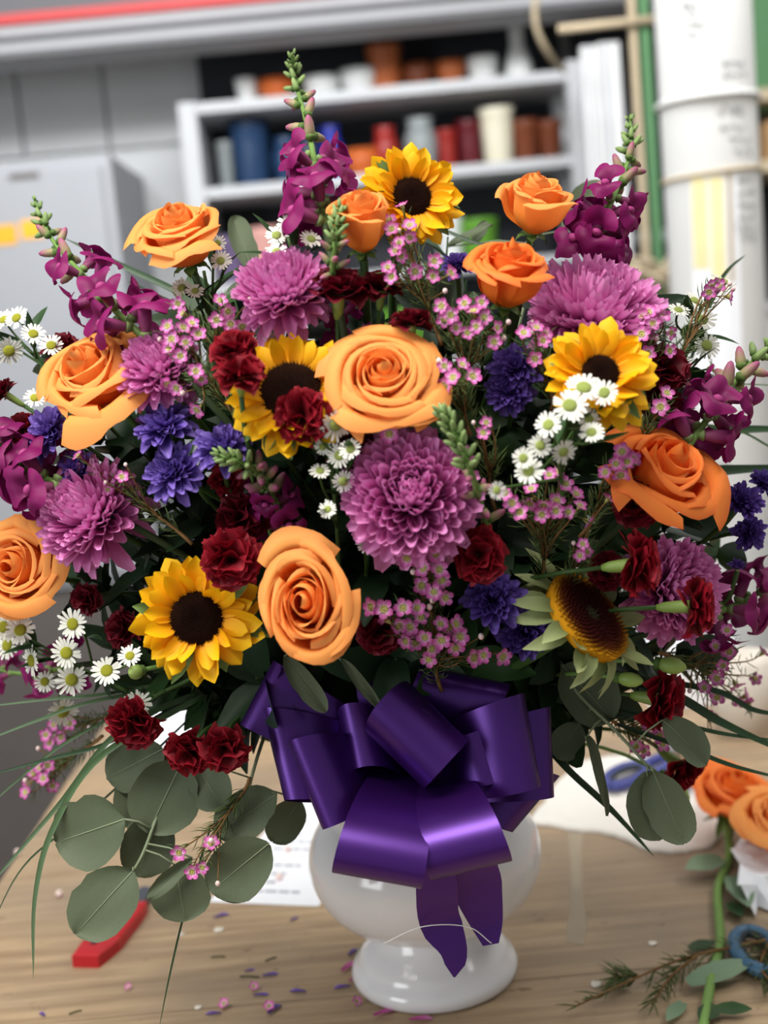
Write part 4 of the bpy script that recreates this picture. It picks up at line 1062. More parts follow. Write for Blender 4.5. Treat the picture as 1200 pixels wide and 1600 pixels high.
# ---- leafy filler
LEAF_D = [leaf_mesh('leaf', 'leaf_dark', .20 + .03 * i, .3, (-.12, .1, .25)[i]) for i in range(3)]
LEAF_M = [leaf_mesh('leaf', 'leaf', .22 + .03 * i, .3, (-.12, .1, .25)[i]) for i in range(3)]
def filler(tip, label, seed=0, n=14, L=.042, mid=False, start=.32):
    rg = np.random.default_rng(seed + 6000); e = end_pt(); tip = np.asarray(tip, float); D = np.linalg.norm(tip - e)
    P = bez(e, e + (tip - e) * .3 + [0, 0, .05], e + (tip - e) * .7 + [0, 0, .03], tip, 20); t = thing('leafy_branch', label, 'foliage', 'leafy filler branches', Matrix.Translation(Vector(e)))
    V, F, U = tube(P - e, np.linspace(.0022, .0008, 20), 5); ob('stem', mesh('stem', V, F, M_['stem_dark'], U), t)
    T = np.gradient(P, axis=0)
    for i in range(n):
        f = start + (1 - start) * (i + .3) / n; q = min(19, int(f * 19)); tv = nrm(T[q]); a = i * 2.4 + rg.normal() * .3
        x = nrm(np.cross(tv, (.2, .9, .3))); y = np.cross(tv, x); d = nrm(tv * .7 + x * math.cos(a) + y * math.sin(a))
        ob('leaf', (LEAF_M if mid else LEAF_D)[int(rg.integers(3))], t, dirframe(P[q] - e, d, tv + rg.normal(size=3) * .3, L * (.7 + .5 * rg.random())))
    return t
# ================================================================== the bouquet
# ---- roses
rose(283, 372, 156, (-.22, .74, .66), 'orange rose opening upwards at the upper left, above the magenta snapdragon', .95, 1, N=21, H=1.15)
rose(147, 590, 176, (-.34, .52, .78), 'large orange rose with ragged outer petals at the far left above violet flowers', 1.15, 2, N=19, H=1.15)
rose(565, 352, 128, (-.05, .78, .62), 'half open peach orange rose in front of the topmost sunflower', .3, 3, N=19, H=1.35, k=-.01)
rose(836, 324, 132, (.08, .84, .50), 'half open orange rose standing highest at the upper right', .45, 4, N=18, H=1.25)
rose(795, 434, 142, (.05, .80, .58), 'deep orange rose just below the highest right rose', .7, 5, m='rose_deep', N=19, H=1.35, k=-.005)
rose(600, 597, 186, (-.05, .42, .90), 'wide open peach orange rose at the centre of the bouquet', 1.12, 6, N=27)
rose(38, 890, 168, (-.35, .18, .90), 'orange rose cut off by the left edge above the white asters', 1.0, 7, N=22)
rose(485, 942, 178, (-.16, .10, 1.0), 'largest orange rose low in front, beside the lower sunflower', .7, 8, N=20, H=1.2, k=-.02, stretch=1.27)
rose(1030, 745, 190, (.32, .60, .72), 'deep orange rose with loose petals at the right side', 1.15, 9, m='rose_deep', N=18, H=1.2)
# ---- sunflowers
sunflower(643, 308, 160, (.20, .22, .95), 'sunflower at the very top behind a half open rose', 1, k=.01, disc=.40, closed=.2)
sunflower(455, 612, 204, (-.02, .35, .93), 'sunflower with a large black disc left of the central rose, partly hidden by a carnation', 2, k=.0, disc=.48)
sunflower(307, 966, 196, (-.05, -.02, 1.0), 'fully open sunflower low on the left with a round black disc', 3, k=-.01, disc=.43, N=48)
sunflower(938, 583, 176, (.08, .36, .93), 'sunflower on the right half covered by white asters', 4, k=-.035, disc=.34, closed=.2)
sunflower(918, 964, 208, (.60, .58, .50), 'sunflower without petals, brown and gold disc with pale green sepals', 5, k=-.01, bare=True, disc=.74, hgt=.13)
# ---- pink chrysanthemums
mum(440, 442, 138, (-.12, .70, .70), 'pink chrysanthemum at the upper left beside two dark red carnations', 1, droop=5)
mum(935, 474, 192, (.12, .74, .66), 'broad pink chrysanthemum at the upper right above a sunflower', 2, droop=0, N=280, k=.025)
mum(243, 566, 118, (-.30, .55, .72), 'pink chrysanthemum half hidden behind the far left rose', 3, droop=8)
mum(128, 795, 158, (-.50, .42, .75), 'pink chrysanthemum at the left beside magenta snapdragon florets', 4, droop=9)
mum(643, 768, 194, (.0, .28, .95), 'large pink chrysanthemum below the central rose', 5, droop=6, N=300, k=-.005)
mum(1066, 922, 146, (.48, .12, .85), 'pink chrysanthemum at the lower right behind a carnation with a green calyx', 6, droop=7, N=280)
# ---- violet button chrysanthemums
for a in [
 (68, 672, 86, (-.5, .3, .7), 'violet button flower directly under the far left rose', 1, 0, 'violet'),
 (112, 728, 70, (-.5, .4, .6), 'violet button flower just above the left pink chrysanthemum', 2, .01, 'violet_dark'),
 (252, 658, 98, (-.2, .75, .65), 'violet button flower seen from the side left of the pink waxflower', 3, 0, 'violet'),
 (265, 735, 98, (-.35, .25, .85), 'violet button flower, lowest of the left cluster of three', 4, -.005, 'violet'),
 (348, 692, 94, (.1, .65, .75), 'violet button flower left of the green snapdragon tip', 5, 0, 'violet'),
 (714, 408, 52, (-.1, .6, .7), 'small violet button flower peeping out left of the deep orange rose', 6, .02, 'violet_dark'),
 (806, 570, 84, (-.1, .4, .9), 'violet button flower left of the right sunflower', 7, .01, 'violet_dark'),
 (796, 608, 76, (-.2, .2, .9), 'violet button flower below another one beside brown waxflower stems', 8, .012, 'violet_dark'),
 (770, 930, 98, (-.05, .5, .85), 'dark violet button flower under the carnation right of the lower centre', 9, 0, 'violet_dark'),
 (822, 985, 88, (.1, .2, .95), 'dark violet button flower touching the sunflower without petals', 10, .0, 'violet_dark'),
 (1163, 780, 66, (.1, .5, .8), 'violet button flower near the right edge below the grass blades', 11, 0, 'violet_dark'),
 (1174, 832, 58, (.2, .0, .9), 'violet button flower hanging lower at the right edge', 12, .005, 'violet_dark'),
 (1197, 752, 50, (.3, .5, .7), 'violet button flower cut by the right edge', 13, .01, 'violet_dark'),
]: violet(*a[:7], m=a[7])
violet(1152, 885, 34, (-.1, .8, .5), 'small closed violet flower bud by the right edge', 14, 0, 'violet_dark', N=34, bud=True)
# ---- carnations
for (x, y, w, f, lab, sd, k, m, sp, cl) in [
 (530, 432, 92, (.05, .95, .35), 'dark red carnation facing up, next to the upper left pink chrysanthemum', 1, -.005, 'carnation_dark', 84, .9),
 (598, 432, 72, (.1, .95, .3), 'dark red carnation below the half open peach rose, showing its calyx', 2, .01, 'carnation_dark', 84, .9),
 (643, 488, 66, (.0, 1.0, .2), 'small dark red carnation facing straight up above the central rose', 3, .0, 'carnation_dark', 78, 1.1),
 (360, 532, 76, (-.2, .7, .65), 'red carnation above its twin left of the black disc sunflower', 4, -.03, 'carnation', 78, .9),
 (376, 568, 76, (.05, .75, .6), 'red carnation below its twin left of the black disc sunflower', 5, -.04, 'carnation', 78, 1.0),
 (468, 645, 88, (-.1, .15, .98), 'red carnation in front of the black disc sunflower', 6, -.02, 'carnation', 74, .9),
 (88, 532, 58, (-.2, .7, .6), 'dark red carnation behind the white asters above the far left rose', 7, .01, 'carnation_dark', 80, .9),
 (-4, 608, 50, (-.75, .5, .3), 'dark red carnation cut by the left edge with a long green calyx', 8, -.01, 'carnation_dark', 70, 1.3),
 (28, 660, 52, (-.3, .5, .7), 'red carnation hidden behind violet flowers at the left', 9, .02, 'carnation', 80, .9),
 (360, 865, 92, (.05, .3, .95), 'bright red carnation above the lower left sunflower', 10, -.015, 'carnation', 76, .9),
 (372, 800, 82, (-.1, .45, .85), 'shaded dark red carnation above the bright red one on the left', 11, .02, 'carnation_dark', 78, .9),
 (750, 865, 86, (.05, .1, 1.0), 'red carnation under the large pink chrysanthemum', 12, -.012, 'carnation', 74, .9),
 (181, 985, 62, (-.55, .0, .8), 'narrow dark red carnation beside the lower left sunflower', 13, 0, 'carnation_dark', 70, .9),
 (203, 1142, 86, (-.15, -.45, .85), 'dark red carnation hanging down below the white asters', 14, -.06, 'carnation', 74, .8),
 (290, 1185, 76, (-.2, -.4, .9), 'dark red carnation above the eucalyptus, left of a pair', 15, -.065, 'carnation', 74, .8),
 (350, 1180, 76, (.05, -.35, .9), 'dark red carnation above the eucalyptus, right of a pair', 16, -.06, 'carnation', 74, .8),
 (995, 785, 74, (-.1, .2, .95), 'dark red carnation under the right orange rose', 17, -.012, 'carnation_dark', 74, .9),
 (1048, 565, 78, (.2, .4, .85), 'dark red carnation right of the right sunflower', 18, -.005, 'carnation_dark', 76, .9),
 (1038, 622, 70, (.2, .3, .85), 'dark red carnation behind two waxflowers left of the right snapdragon', 19, .01, 'carnation_dark', 76, .9),
 (1020, 880, 100, (.93, .1, .32), 'dark red carnation seen from the side left of the lower right pink chrysanthemum', 20, -.05, 'carnation', 84, 1.0),
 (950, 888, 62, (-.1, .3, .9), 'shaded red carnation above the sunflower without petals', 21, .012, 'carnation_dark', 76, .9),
 (1108, 947, 94, (.94, .05, .32), 'red carnation in front of the lower right pink chrysanthemum', 22, -.075, 'carnation', 84, 1.1),
 (1056, 1098, 98, (.86, -.1, .45), 'dark red carnation low on the right with a bright green calyx', 23, -.045, 'carnation', 82, .9),
 (1083, 1215, 88, (.70, -.60, .35), 'lowest dark red carnation on the right above the table roses', 24, -.05, 'carnation', 82, 1.0),
 (594, 985, 72, (.0, .2, .95), 'red carnation peeping out behind the waxflowers right of the largest rose', 25, .012, 'carnation_dark', 76, .9),
 (548, 690, 76, (.1, .2, .9), 'red carnation hidden behind the central white asters', 26, .015, 'carnation_dark', 76, .9),
 (128, 938, 50, (-.3, -.1, .9), 'small dark red carnation right of the left edge rose', 27, .01, 'carnation_dark', 76, .9),
 (352, 742, 52, (0, .4, .8), 'dark red carnation deep among the violet flower stems', 28, .03, 'carnation', 76, .9),
]: carnation(x, y, w, f, lab, sd, k, m, 22, sp, cl)
carn_bud(1050, 1040, 28, 44, (.95, -.12, .3), 'green carnation bud right of the sunflower without petals', dome(1050, 1040, -.015))
carn_bud(1055, 1232, 26, 56, (.72, -.65, .25), 'green carnation bud beside the lowest right carnation', dome(1055, 1232, -.025))
carn_bud(985, 1062, 24, 40, (.9, -.1, .4), 'darker green carnation bud left of the low right carnation', dome(985, 1062, -.01))
carn_bud(212, 1050, 24, 26, (-.5, -.1, .8), 'round green bud below the narrow dark red carnation', dome(212, 1050, -.02))
carn_bud(388, 652, 24, 42, (.1, .75, .65), 'green bud left of the black disc sunflower', dome(392, 650, .0))
# ---- snapdragons
snapdragon([(508, 352), (498, 290), (480, 195), (462, 130), (456, 82)], 'tallest snapdragon rising above the top left with magenta florets', (-0.0, .42), (.42, .68), (62, 26, 10), (11, 8, 20), 1, k=.0)
snapdragon([(915, 420), (938, 355), (962, 300), (984, 240), (985, 180)], 'snapdragon with magenta florets standing up at the upper right', (0, .50), (.50, .76), (60, 26, 10), (12, 8, 18), 2, ds=[dome(915, 420, .07), dome(938, 355, .03), dome(962, 300, .01), dome(984, 240), dome(985, 180)])
snapdragon([(245, 545), (185, 490), (130, 430), (80, 372), (52, 308)], 'snapdragon leaning out to the upper left with magenta florets', (0.05, .56), (.56, .80), (62, 26, 10), (12, 8, 16), 3)
snapdragon([(1070, 705), (1105, 655), (1140, 608), (1175, 565), (1230, 520)], 'snapdragon leaning out to the right edge with magenta florets', (0, .50), (.45, .72), (64, 34, 14), (9, 7, 14), 4)
snapdragon([(768, 850), (752, 790), (735, 735), (712, 680), (690, 640)], 'mostly green snapdragon spike right of the large pink chrysanthemum', (-.05, 0.0), (.05, .50), (40, 26, 18), (0, 10, 26), 5, ds=[dome(768, 850, .05), dome(752, 790, .0), dome(735, 735, -.03), dome(712, 680, -.035), dome(690, 640, -.035)])
snapdragon([(450, 830), (425, 775), (405, 738), (375, 722), (338, 710)], 'shaded snapdragon with a pale green tip bending to the left', (0, .34), (.26, .64), (50, 26, 14), (7, 12, 18), 6, ds=[dome(450, 830, .04), dome(425, 775, .03), dome(405, 738, .01), dome(375, 722, -.01), dome(338, 710, -.015)])
snapdragon([(545, 560), (528, 490), (520, 420), (525, 365), (532, 322)], 'green tipped snapdragon in front of the half open peach rose', (0, .30), (.40, .68), (46, 20, 15), (6, 9, 24), 7, ds=[dome(545, 560, .06), dome(528, 490, .04), dome(520, 420, -.012), dome(525, 365, -.03), dome(532, 322, -.03)])
snapdragon([(95, 760), (50, 735), (10, 705), (-25, 650)], 'snapdragon with magenta florets at the left edge under the violet flowers', (0, .75), (.75, .95), (66, 28, 12), (14, 5, 6), 8, k=.0)
snapdragon([(1110, 960), (1150, 945), (1195, 920), (1240, 880)], 'snapdragon with magenta florets at the lower right edge', (.05, .9), (.9, .97), (58, 28, 12), (12, 3, 4), 9, k=.01)
snapdragon([(120, 1040), (70, 1050), (25, 1052), (-30, 1040)], 'drooping magenta snapdragon hidden behind the white asters', (.0, .95), (.95, .98), (44, 20, 12), (10, 2, 2), 10, k=.04)
# ---- waxflowers
for i, (pts, lab, base, sz, kw) in enumerate([
 ([(628, 322), (608, 345), (612, 358), (640, 372), (624, 380), (640, 352), (618, 392), (648, 424), (606, 418), (612, 432), (676, 432), (704, 427), (678, 408), (626, 400)], 'waxflower sprig in front of the topmost sunflower', (690, 540), 26, {}),
 ([(690, 478), (704, 492), (726, 474), (740, 486), (752, 472), (756, 496), (712, 512), (730, 520), (694, 500), (776, 512), (772, 534), (744, 510)], 'dense waxflower cluster below the deep orange rose', (735, 640), 27, {}),
 ([(694, 572), (722, 570), (696, 602), (708, 590), (738, 588)], 'waxflower sprig between the central rose and the violet flowers', (735, 680), 28, {}),
 ([(818, 520), (838, 512), (852, 522), (848, 532), (836, 560)], 'small waxflower sprig left of the right sunflower', (860, 640), 24, {}),
 ([(888, 570), (900, 560), (876, 585), (914, 566)], 'bright pink waxflowers lying over the right sunflower', (866, 640), 24, {}),
 ([(262, 510), (286, 512), (300, 505), (310, 522), (268, 530), (290, 535), (272, 556), (306, 580), (314, 592), (276, 606), (308, 640), (262, 600), (282, 556), (264, 545)], 'dense waxflower cluster right of the far left rose', (368, 660), 27, {}),
 ([(344, 470), (356, 486), (338, 500), (360, 506), (378, 510), (278, 474), (286, 490)], 'waxflower sprig under the upper left rose', (350, 600), 26, {}),
 ([(600, 622), (597, 650), (608, 678)], 'waxflowers hanging over the lower petals of the central rose', (690, 660), 29, {}),
 ([(636, 872), (662, 888), (680, 866), (686, 890), (658, 915), (678, 925), (696, 934), (690, 906)], 'waxflower cluster left of the carnation under the large pink chrysanthemum', (672, 1000), 30, {}),
 ([(580, 948), (600, 952), (630, 950), (652, 950), (604, 968), (624, 978), (640, 980), (658, 965), (634, 1002), (650, 1004), (674, 1014), (690, 1000), (688, 975), (702, 980), (712, 975), (718, 995), (712, 1012), (740, 1028), (755, 1024), (670, 1030), (664, 996), (785, 1026)], 'largest waxflower cluster, right of the largest rose above the bow', (690, 1080), 30, {}),
 ([(830, 764), (858, 742), (872, 738), (884, 756), (900, 772), (906, 790), (870, 782), (850, 790), (828, 786), (812, 800), (888, 800), (918, 815), (846, 804), (868, 798), (790, 770), (800, 786)], 'wide waxflower cluster under the white asters on the right', (842, 930), 27, {}),
 ([(946, 738), (972, 706), (980, 722), (970, 742), (988, 718), (962, 725)], 'waxflowers lying across the right orange rose', (905, 840), 28, {}),
 ([(910, 850), (918, 862), (906, 868), (950, 780)], 'few small waxflowers below the wide right cluster', (880, 930), 22, {}),
 ([(1004, 495), (1014, 488), (1036, 496), (1002, 522), (1048, 520), (1012, 552), (1046, 548), (1020, 505)], 'waxflower sprig right of the broad upper right chrysanthemum', (980, 640), 26, {}),
 ([(1112, 448), (1122, 446), (1140, 464), (1108, 456)], 'waxflowers at the tip of the outermost upper right sprig', (1040, 600), 25, {}),
 ([(1042, 614), (1032, 636)], 'two waxflowers left of the right edge snapdragon', (1000, 690), 30, {}),
 ([(1136, 985), (1118, 1010), (1140, 1018), (1130, 1040), (1165, 1088), (1155, 1096), (1120, 1090), (1112, 1120), (1150, 1070), (1180, 1060), (1170, 1100), (1100, 1075), (1120, 1060), (1192, 1020)], 'loose waxflower cluster at the lower right edge', (1030, 1020), 25, {}),
 ([(1005, 1172), (1030, 1150), (1016, 1136), (1035, 1162), (994, 1166)], 'dark pink waxflowers above the right eucalyptus', (950, 1120), 28, {}),
 ([(72, 1148), (84, 1132), (96, 1152), (108, 1130), (78, 1160)], 'waxflowers hanging at the left edge below the white asters', (200, 1110), 24, dict(facing=(-.5, -.2, .7))),
 ([(44, 1225), (52, 1208), (68, 1216), (62, 1200), (40, 1238), (82, 1228), (74, 1196)], 'lowest waxflowers at the left edge beside the grass blades', (160, 1150), 24, dict(facing=(-.5, -.3, .7))),
 ([(280, 1332), (316, 1355), (300, 1362), (330, 1318)], 'waxflowers hanging among the eucalyptus leaves', (390, 1215, .03), 26, dict(facing=(-.1, -.3, 1), d=.855)),
 ([(168, 765), (122, 712), (190, 745)], 'small sparse waxflower sprig lying over the left pink chrysanthemum', (300, 850), 20, {}),
 ([(755, 676), (760, 660)], 'two small waxflowers right of the green snapdragon spike', (775, 800), 22, {}),
]):
    wax_sprig(pts, lab, base, sz, seed=i, **kw)
# ---- white asters
aster_spray([(6, 980), (32, 985), (12, 1008), (50, 1032), (104, 1020), (114, 975), (112, 1062), (167, 1048), (70, 1065, 34), (98, 1112), (203, 1025, 36)], 'white asters with yellow centres spread over the lower left', (200, 1080), 48, k=-.03, seed=1)
aster_spray([(214, 1100, 44)], 'single white aster above the hanging carnation at the lower left', (300, 1060), 44, k=-.018, seed=11)
aster_spray([(6, 500), (26, 497), (52, 522), (80, 540), (14, 548, 44), (-8, 520), (54, 622, 34)], 'white asters at the left edge above the far left rose', (110, 610), 38, k=.0, seed=2, facing=(0, .6, .7))
aster_spray([(450, 350), (432, 368), (486, 374), (432, 394)], 'white asters above the upper left pink chrysanthemum', (480, 470), 36, k=.0, seed=3, facing=(-.1, .5, .8), disc='aster_disc_green')
aster_spray([(524, 664, 48), (500, 736, 32), (530, 712, 38), (548, 702, 36), (536, 752, 36), (512, 796, 28), (504, 698, 28)], 'white asters between the central rose and the largest rose', (530, 900), 38, k=-.01, seed=4, disc='aster_disc_green')
aster_spray([(575, 850, 40)], 'shaded white aster just left below the large pink chrysanthemum', (570, 930), 40, k=.01, seed=12, disc='aster_disc_green')
aster_spray([(912, 606, 58), (944, 614, 44), (890, 634, 56), (920, 656, 40), (924, 676, 40), (857, 664, 44), (844, 696, 38), (880, 706, 40), (826, 736, 46), (818, 716, 36), (776, 766, 30)], 'dense white asters spilling over the right sunflower', (880, 800), 44, k=-.055, seed=5, disc='aster_disc_green', facing=(0, .35, .9))
aster_spray([(1130, 440, 44), (1098, 500, 40), (1104, 540, 44), (1060, 485, 36), (1085, 470, 36), (1112, 575, 32)], 'white asters at the outer upper right beside the pole', (1030, 640), 40, k=.03, seed=6, disc='aster_disc_green', facing=(.4, .5, .5))
aster_spray([(340, 380, 26), (345, 408, 34), (284, 450, 34), (305, 455, 30)], 'white asters under the upper left rose', (340, 540), 34, k=.03, seed=7, disc='aster_disc_green', facing=(0, .5, .7))
aster_spray([(395, 538, 32), (430, 535, 34), (462, 540, 30)], 'small white asters just above the black disc sunflower', (440, 640), 32, k=.02, seed=8, disc='aster_disc_green', facing=(0, .6, .6))
# ---- eucalyptus
eucalyptus([(255, 1170, 172, 1215, .85, .0, (-.1, .1, 1)), (265, 1180, 200, 1285, .75, .012, (.1, .0, 1)), (285, 1190, 232, 1300, .92, -.008, (.15, .2, 1)), (195, 1280, 84, 1318, .98, -.005, (.0, .15, 1)),
            (250, 1272, 214, 1372, .80, .006, (.1, -.1, 1)), (208, 1360, 118, 1460, .78, -.008, (-.1, .1, 1)), (274, 1352, 290, 1440, 1.05, -.004, (0, .1, 1)), (300, 1340, 232, 1400, .30, -.012, (.6, .5, .4))],
           'eucalyptus branch with big round grey green leaves hanging at the lower left', [(330, 1140), (285, 1190), (250, 1265), (225, 1330), (206, 1365)], [.93, .91, .90, .89, .885], 1)
eucalyptus([(305, 1195, 352, 1262, .85, .0, (-.1, .3, .9)), (432, 1240, 340, 1305, .70, -.01, (.0, .45, .9)), (362, 1318, 378, 1412, .85, -.01, (.1, .1, 1)), (420, 1318, 328, 1395, .80, -.016, (.1, .1, 1)), (470, 1250, 425, 1315, .7, .01, (0, .1, 1))],
           'eucalyptus branch with round leaves left of the purple bow', [(420, 1130), (400, 1190), (385, 1250), (375, 1310)], [.93, .91, .90, .89], 2)
eucalyptus([(880, 1040, 955, 1125, .85, -.01, (.1, .3, .9)), (1035, 1125, 1108, 1192, .66, -.012, (.2, .5, .8)), (1010, 1205, 1030, 1315, .80, -.006, (.1, -.1, 1)), (1020, 1205, 1070, 1318, .62, -.012, (-.4, .0, .9)), (918, 1150, 950, 1275, .26, -.01, (.8, .1, .5)), (905, 1130, 870, 1185, .8, .01, (0, .3, 1))],
           'eucalyptus branch with grey green leaves right of the purple bow', [(860, 1010), (900, 1080), (960, 1140), (1015, 1200)], [.92, .90, .89, .885], 3)
eucalyptus([(395, 425, 365, 335, .42, 0, (.2, .1, 1)), (405, 440, 352, 462, .5, .0, (0, .6, .7))], 'upright eucalyptus sprig behind the upper left pink chrysanthemum', [(420, 520), (405, 470), (396, 425)], [.97, .97, .965], 4)
eucalyptus([(880, 360, 940, 280, .45, .02, (.1, .5, .6)), (700, 385, 770, 352, .3, .02, (0, .7, .5)), (740, 380, 760, 345, .5, .03, (0, .3, .8))], 'eucalyptus sprig behind the highest right rose', [(820, 470), (830, 420), (820, 380)], [.96, .97, .975], 5)
eucalyptus([(444, 1026, 510, 1112, .34, -.01, (-.3, .4, .9)), (532, 1030, 594, 1108, .22, -.01, (.3, .4, .8))], 'narrow grey green leaves under the largest rose', [(490, 960), (486, 985), (482, 1005)], [.90, .875, .86], 6)
# ---- grass blades
G = [
 ([(330, 1080), (160, 1180), (85, 1290), (55, 1400), (52, 1530)], [.93, .9, .89, .885, .885], 14, 'long drooping grass blade at the lower left reaching furthest down', 'grass'),
 ([(340, 1070), (190, 1140), (90, 1260), (-30, 1400)], [.94, .91, .9, .9], 13, 'grass blade sweeping to the left edge beside the longest drooping one', 'grass'),
 ([(320, 1100), (150, 1260), (40, 1350), (-20, 1460)], [.95, .93, .92, .92], 5, 'thin grass blade curving behind the big round eucalyptus leaves', 'grass_dark'),
 ([(300, 1060), (160, 1085), (80, 1092), (-30, 1105)], [.93, .92, .92, .93], 8, 'thin grass blade running level to the left edge, upper of two', 'grass'),
 ([(300, 1070), (150, 1095), (60, 1125), (-30, 1160)], [.93, .92, .92, .93], 9, 'thin grass blade running to the left edge, lower of two', 'grass'),
 ([(300, 1090), (170, 1160), (80, 1185), (-30, 1215)], [.93, .91, .91, .92], 9, 'grass blade behind the left edge waxflowers', 'grass_dark'),
 ([(260, 1080), (120, 1150), (50, 1200), (-30, 1270)], [.94, .92, .92, .92], 7, 'bright grass blade crossing behind the lowest left waxflowers', 'grass'),
 ([(330, 1290), (290, 1420), (266, 1520), (248, 1610)], [.90, .90, .90, .90], 5, 'single thin grass stalk hanging down below the eucalyptus', 'grass_dark'),
 ([(420, 560), (300, 470), (200, 420), (100, 372)], [.93, .95, .96, .97], 16, 'dark grass blade behind the upper left rose, upper of two', 'grass_dark'),
 ([(420, 590), (330, 510), (260, 470), (200, 440)], [.93, .95, .96, .97], 14, 'dark grass blade behind the upper left snapdragon, lower of two', 'grass_dark'),
 ([(980, 690), (1080, 680), (1150, 672), (1260, 670)], [.97, .98, .99, 1.0], 26, 'broad green blade running level to the right edge, topmost of three', 'grass_dark'),
 ([(980, 740), (1080, 738), (1150, 734), (1260, 728)], [.96, .97, .98, .99], 26, 'broad green blade running level to the right edge, middle of three', 'grass_dark'),
 ([(940, 880), (1020, 850), (1090, 820), (1180, 770)], [.94, .94, .95, .96], 24, 'broad green blade rising to the right edge, lowest of three', 'grass_dark'),
 ([(1000, 640), (1080, 600), (1150, 600), (1250, 604)], [.97, .98, .99, 1.0], 5, 'thin pale grass blade above the broad blades on the right', 'grass'),
 ([(1060, 660), (1150, 672), (1210, 702), (1260, 720)], [.97, .97, .97, .97], 6, 'thin pale grass blade slanting down at the right edge', 'grass'),
 ([(840, 1150), (890, 1205), (955, 1265), (1022, 1338)], [.93, .92, .92, .92], 16, 'green blade pointing down to the white cloth', 'grass_dark'),
 ([(900, 1040), (1040, 1080), (1130, 1130), (1260, 1190)], [.93, .92, .92, .92], 22, 'broad green blade crossing the lower right waxflowers', 'grass_dark'),
 ([(940, 1100), (1060, 1130), (1140, 1148), (1260, 1162)], [.93, .92, .92, .92], 10, 'narrow green blade at the lower right edge', 'grass_dark'),
 ([(960, 1130), (1080, 1172), (1150, 1198), (1260, 1225)], [.93, .92, .92, .92], 11, 'lowest green blade at the right edge above the table roses', 'grass_dark'),
 ([(1000, 1060), (1120, 1080), (1180, 1110), (1260, 1120)], [.95, .95, .95, .95], 14, 'green blade behind the lower right waxflowers', 'grass_dark'),
 ([(1080, 560), (1110, 470), (1135, 425), (1165, 398)], [.99, 1.0, 1.0, 1.0], 10, 'short green blade tip at the outer upper right', 'grass_dark'),
 ([(830, 400), (760, 385), (700, 362), (650, 330)], [.97, .98, .99, 1.0], 9, 'green blade behind the topmost sunflower', 'grass_dark'),
]
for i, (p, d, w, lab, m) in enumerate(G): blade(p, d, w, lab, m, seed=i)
# ---- leafy filler: one branch after another around the dome
for i, (x, y, k, lab) in enumerate([
 (300, 450, .06, 'behind the upper left rose'), (400, 500, .06, 'below the upper left pink chrysanthemum'), (480, 470, .06, 'behind the carnations at the top'), (690, 450, .06, 'behind the waxflowers at the top centre'),
 (760, 500, .06, 'under the deep orange rose'), (880, 420, .06, 'between the highest right rose and the broad chrysanthemum'), (1010, 460, .06, 'beside the broad upper right chrysanthemum'), (860, 600, .06, 'left of the right sunflower'),
 (760, 640, .06, 'behind the brown waxflower stems'), (690, 700, .07, 'behind the green snapdragon spike'), (560, 480, .07, 'above the central rose'), (430, 680, .06, 'under the black disc sunflower'),
 (330, 620, .07, 'behind the dense left waxflowers'), (200, 690, .06, 'below the far left rose'), (300, 800, .06, 'under the violet cluster on the left'), (210, 860, .06, 'right of the left pink chrysanthemum'),
 (420, 880, .06, 'above the largest rose on its left'), (530, 840, .06, 'above the largest rose on its right'), (590, 880, .05, 'below the central white asters'), (620, 1030, .05, 'above the purple bow'),
 (720, 1040, .05, 'behind the largest waxflower cluster'), (830, 860, .06, 'below the wide right waxflower cluster'), (780, 830, .07, 'right of the carnation under the large pink chrysanthemum'), (880, 1020, .06, 'below the sunflower without petals'),
 (960, 840, .06, 'under the right orange rose'), (1080, 800, .07, 'between the right rose and the violet flowers'), (1000, 960, .06, 'left of the lower right pink chrysanthemum'), (1080, 1020, .06, 'above the low right carnation'),
 (950, 660, .06, 'behind the dense white asters'), (1090, 560, .06, 'behind the carnation right of the sunflower'), (100, 640, .06, 'behind the far left violet flower'), (120, 900, .06, 'behind the left edge rose'),
 (240, 1050, .05, 'under the lower left sunflower'), (400, 1060, .05, 'between the lower left sunflower and the bow'), (160, 1010, .06, 'behind the lower left asters'), (330, 1100, .05, 'above the pair of low left carnations'),
 (860, 1080, .05, 'at the upper right of the bow'), (960, 1090, .05, 'around the low right green buds'), (560, 760, .07, 'left of the large pink chrysanthemum'), (650, 640, .08, 'under the central rose')]):
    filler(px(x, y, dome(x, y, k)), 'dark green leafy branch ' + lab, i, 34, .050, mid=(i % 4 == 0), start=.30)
for i, (x, y, d, lab) in enumerate([
 (1095, 500, .98, 'leafy green branch reaching out beside the outermost upper right waxflowers'), (700, 370, .97, 'green leaves between the topmost sunflower and the highest right rose'),
 (60, 560, .97, 'leafy green branch under the left edge asters'), (1150, 860, .97, 'leafy green branch at the right edge between violet flowers'),
 (200, 1075, .92, 'green leaves behind the lower left asters'), (900, 1150, .93, 'dark green leaves right of the purple bow'), (985, 830, .90, 'pale green leaves under the right orange rose'),
 (560, 480, .92, 'green leaves around the carnation stems at the top centre')]):
    filler(px(x, y, d), lab, 200 + i, 12, .045, mid=True, start=.5)

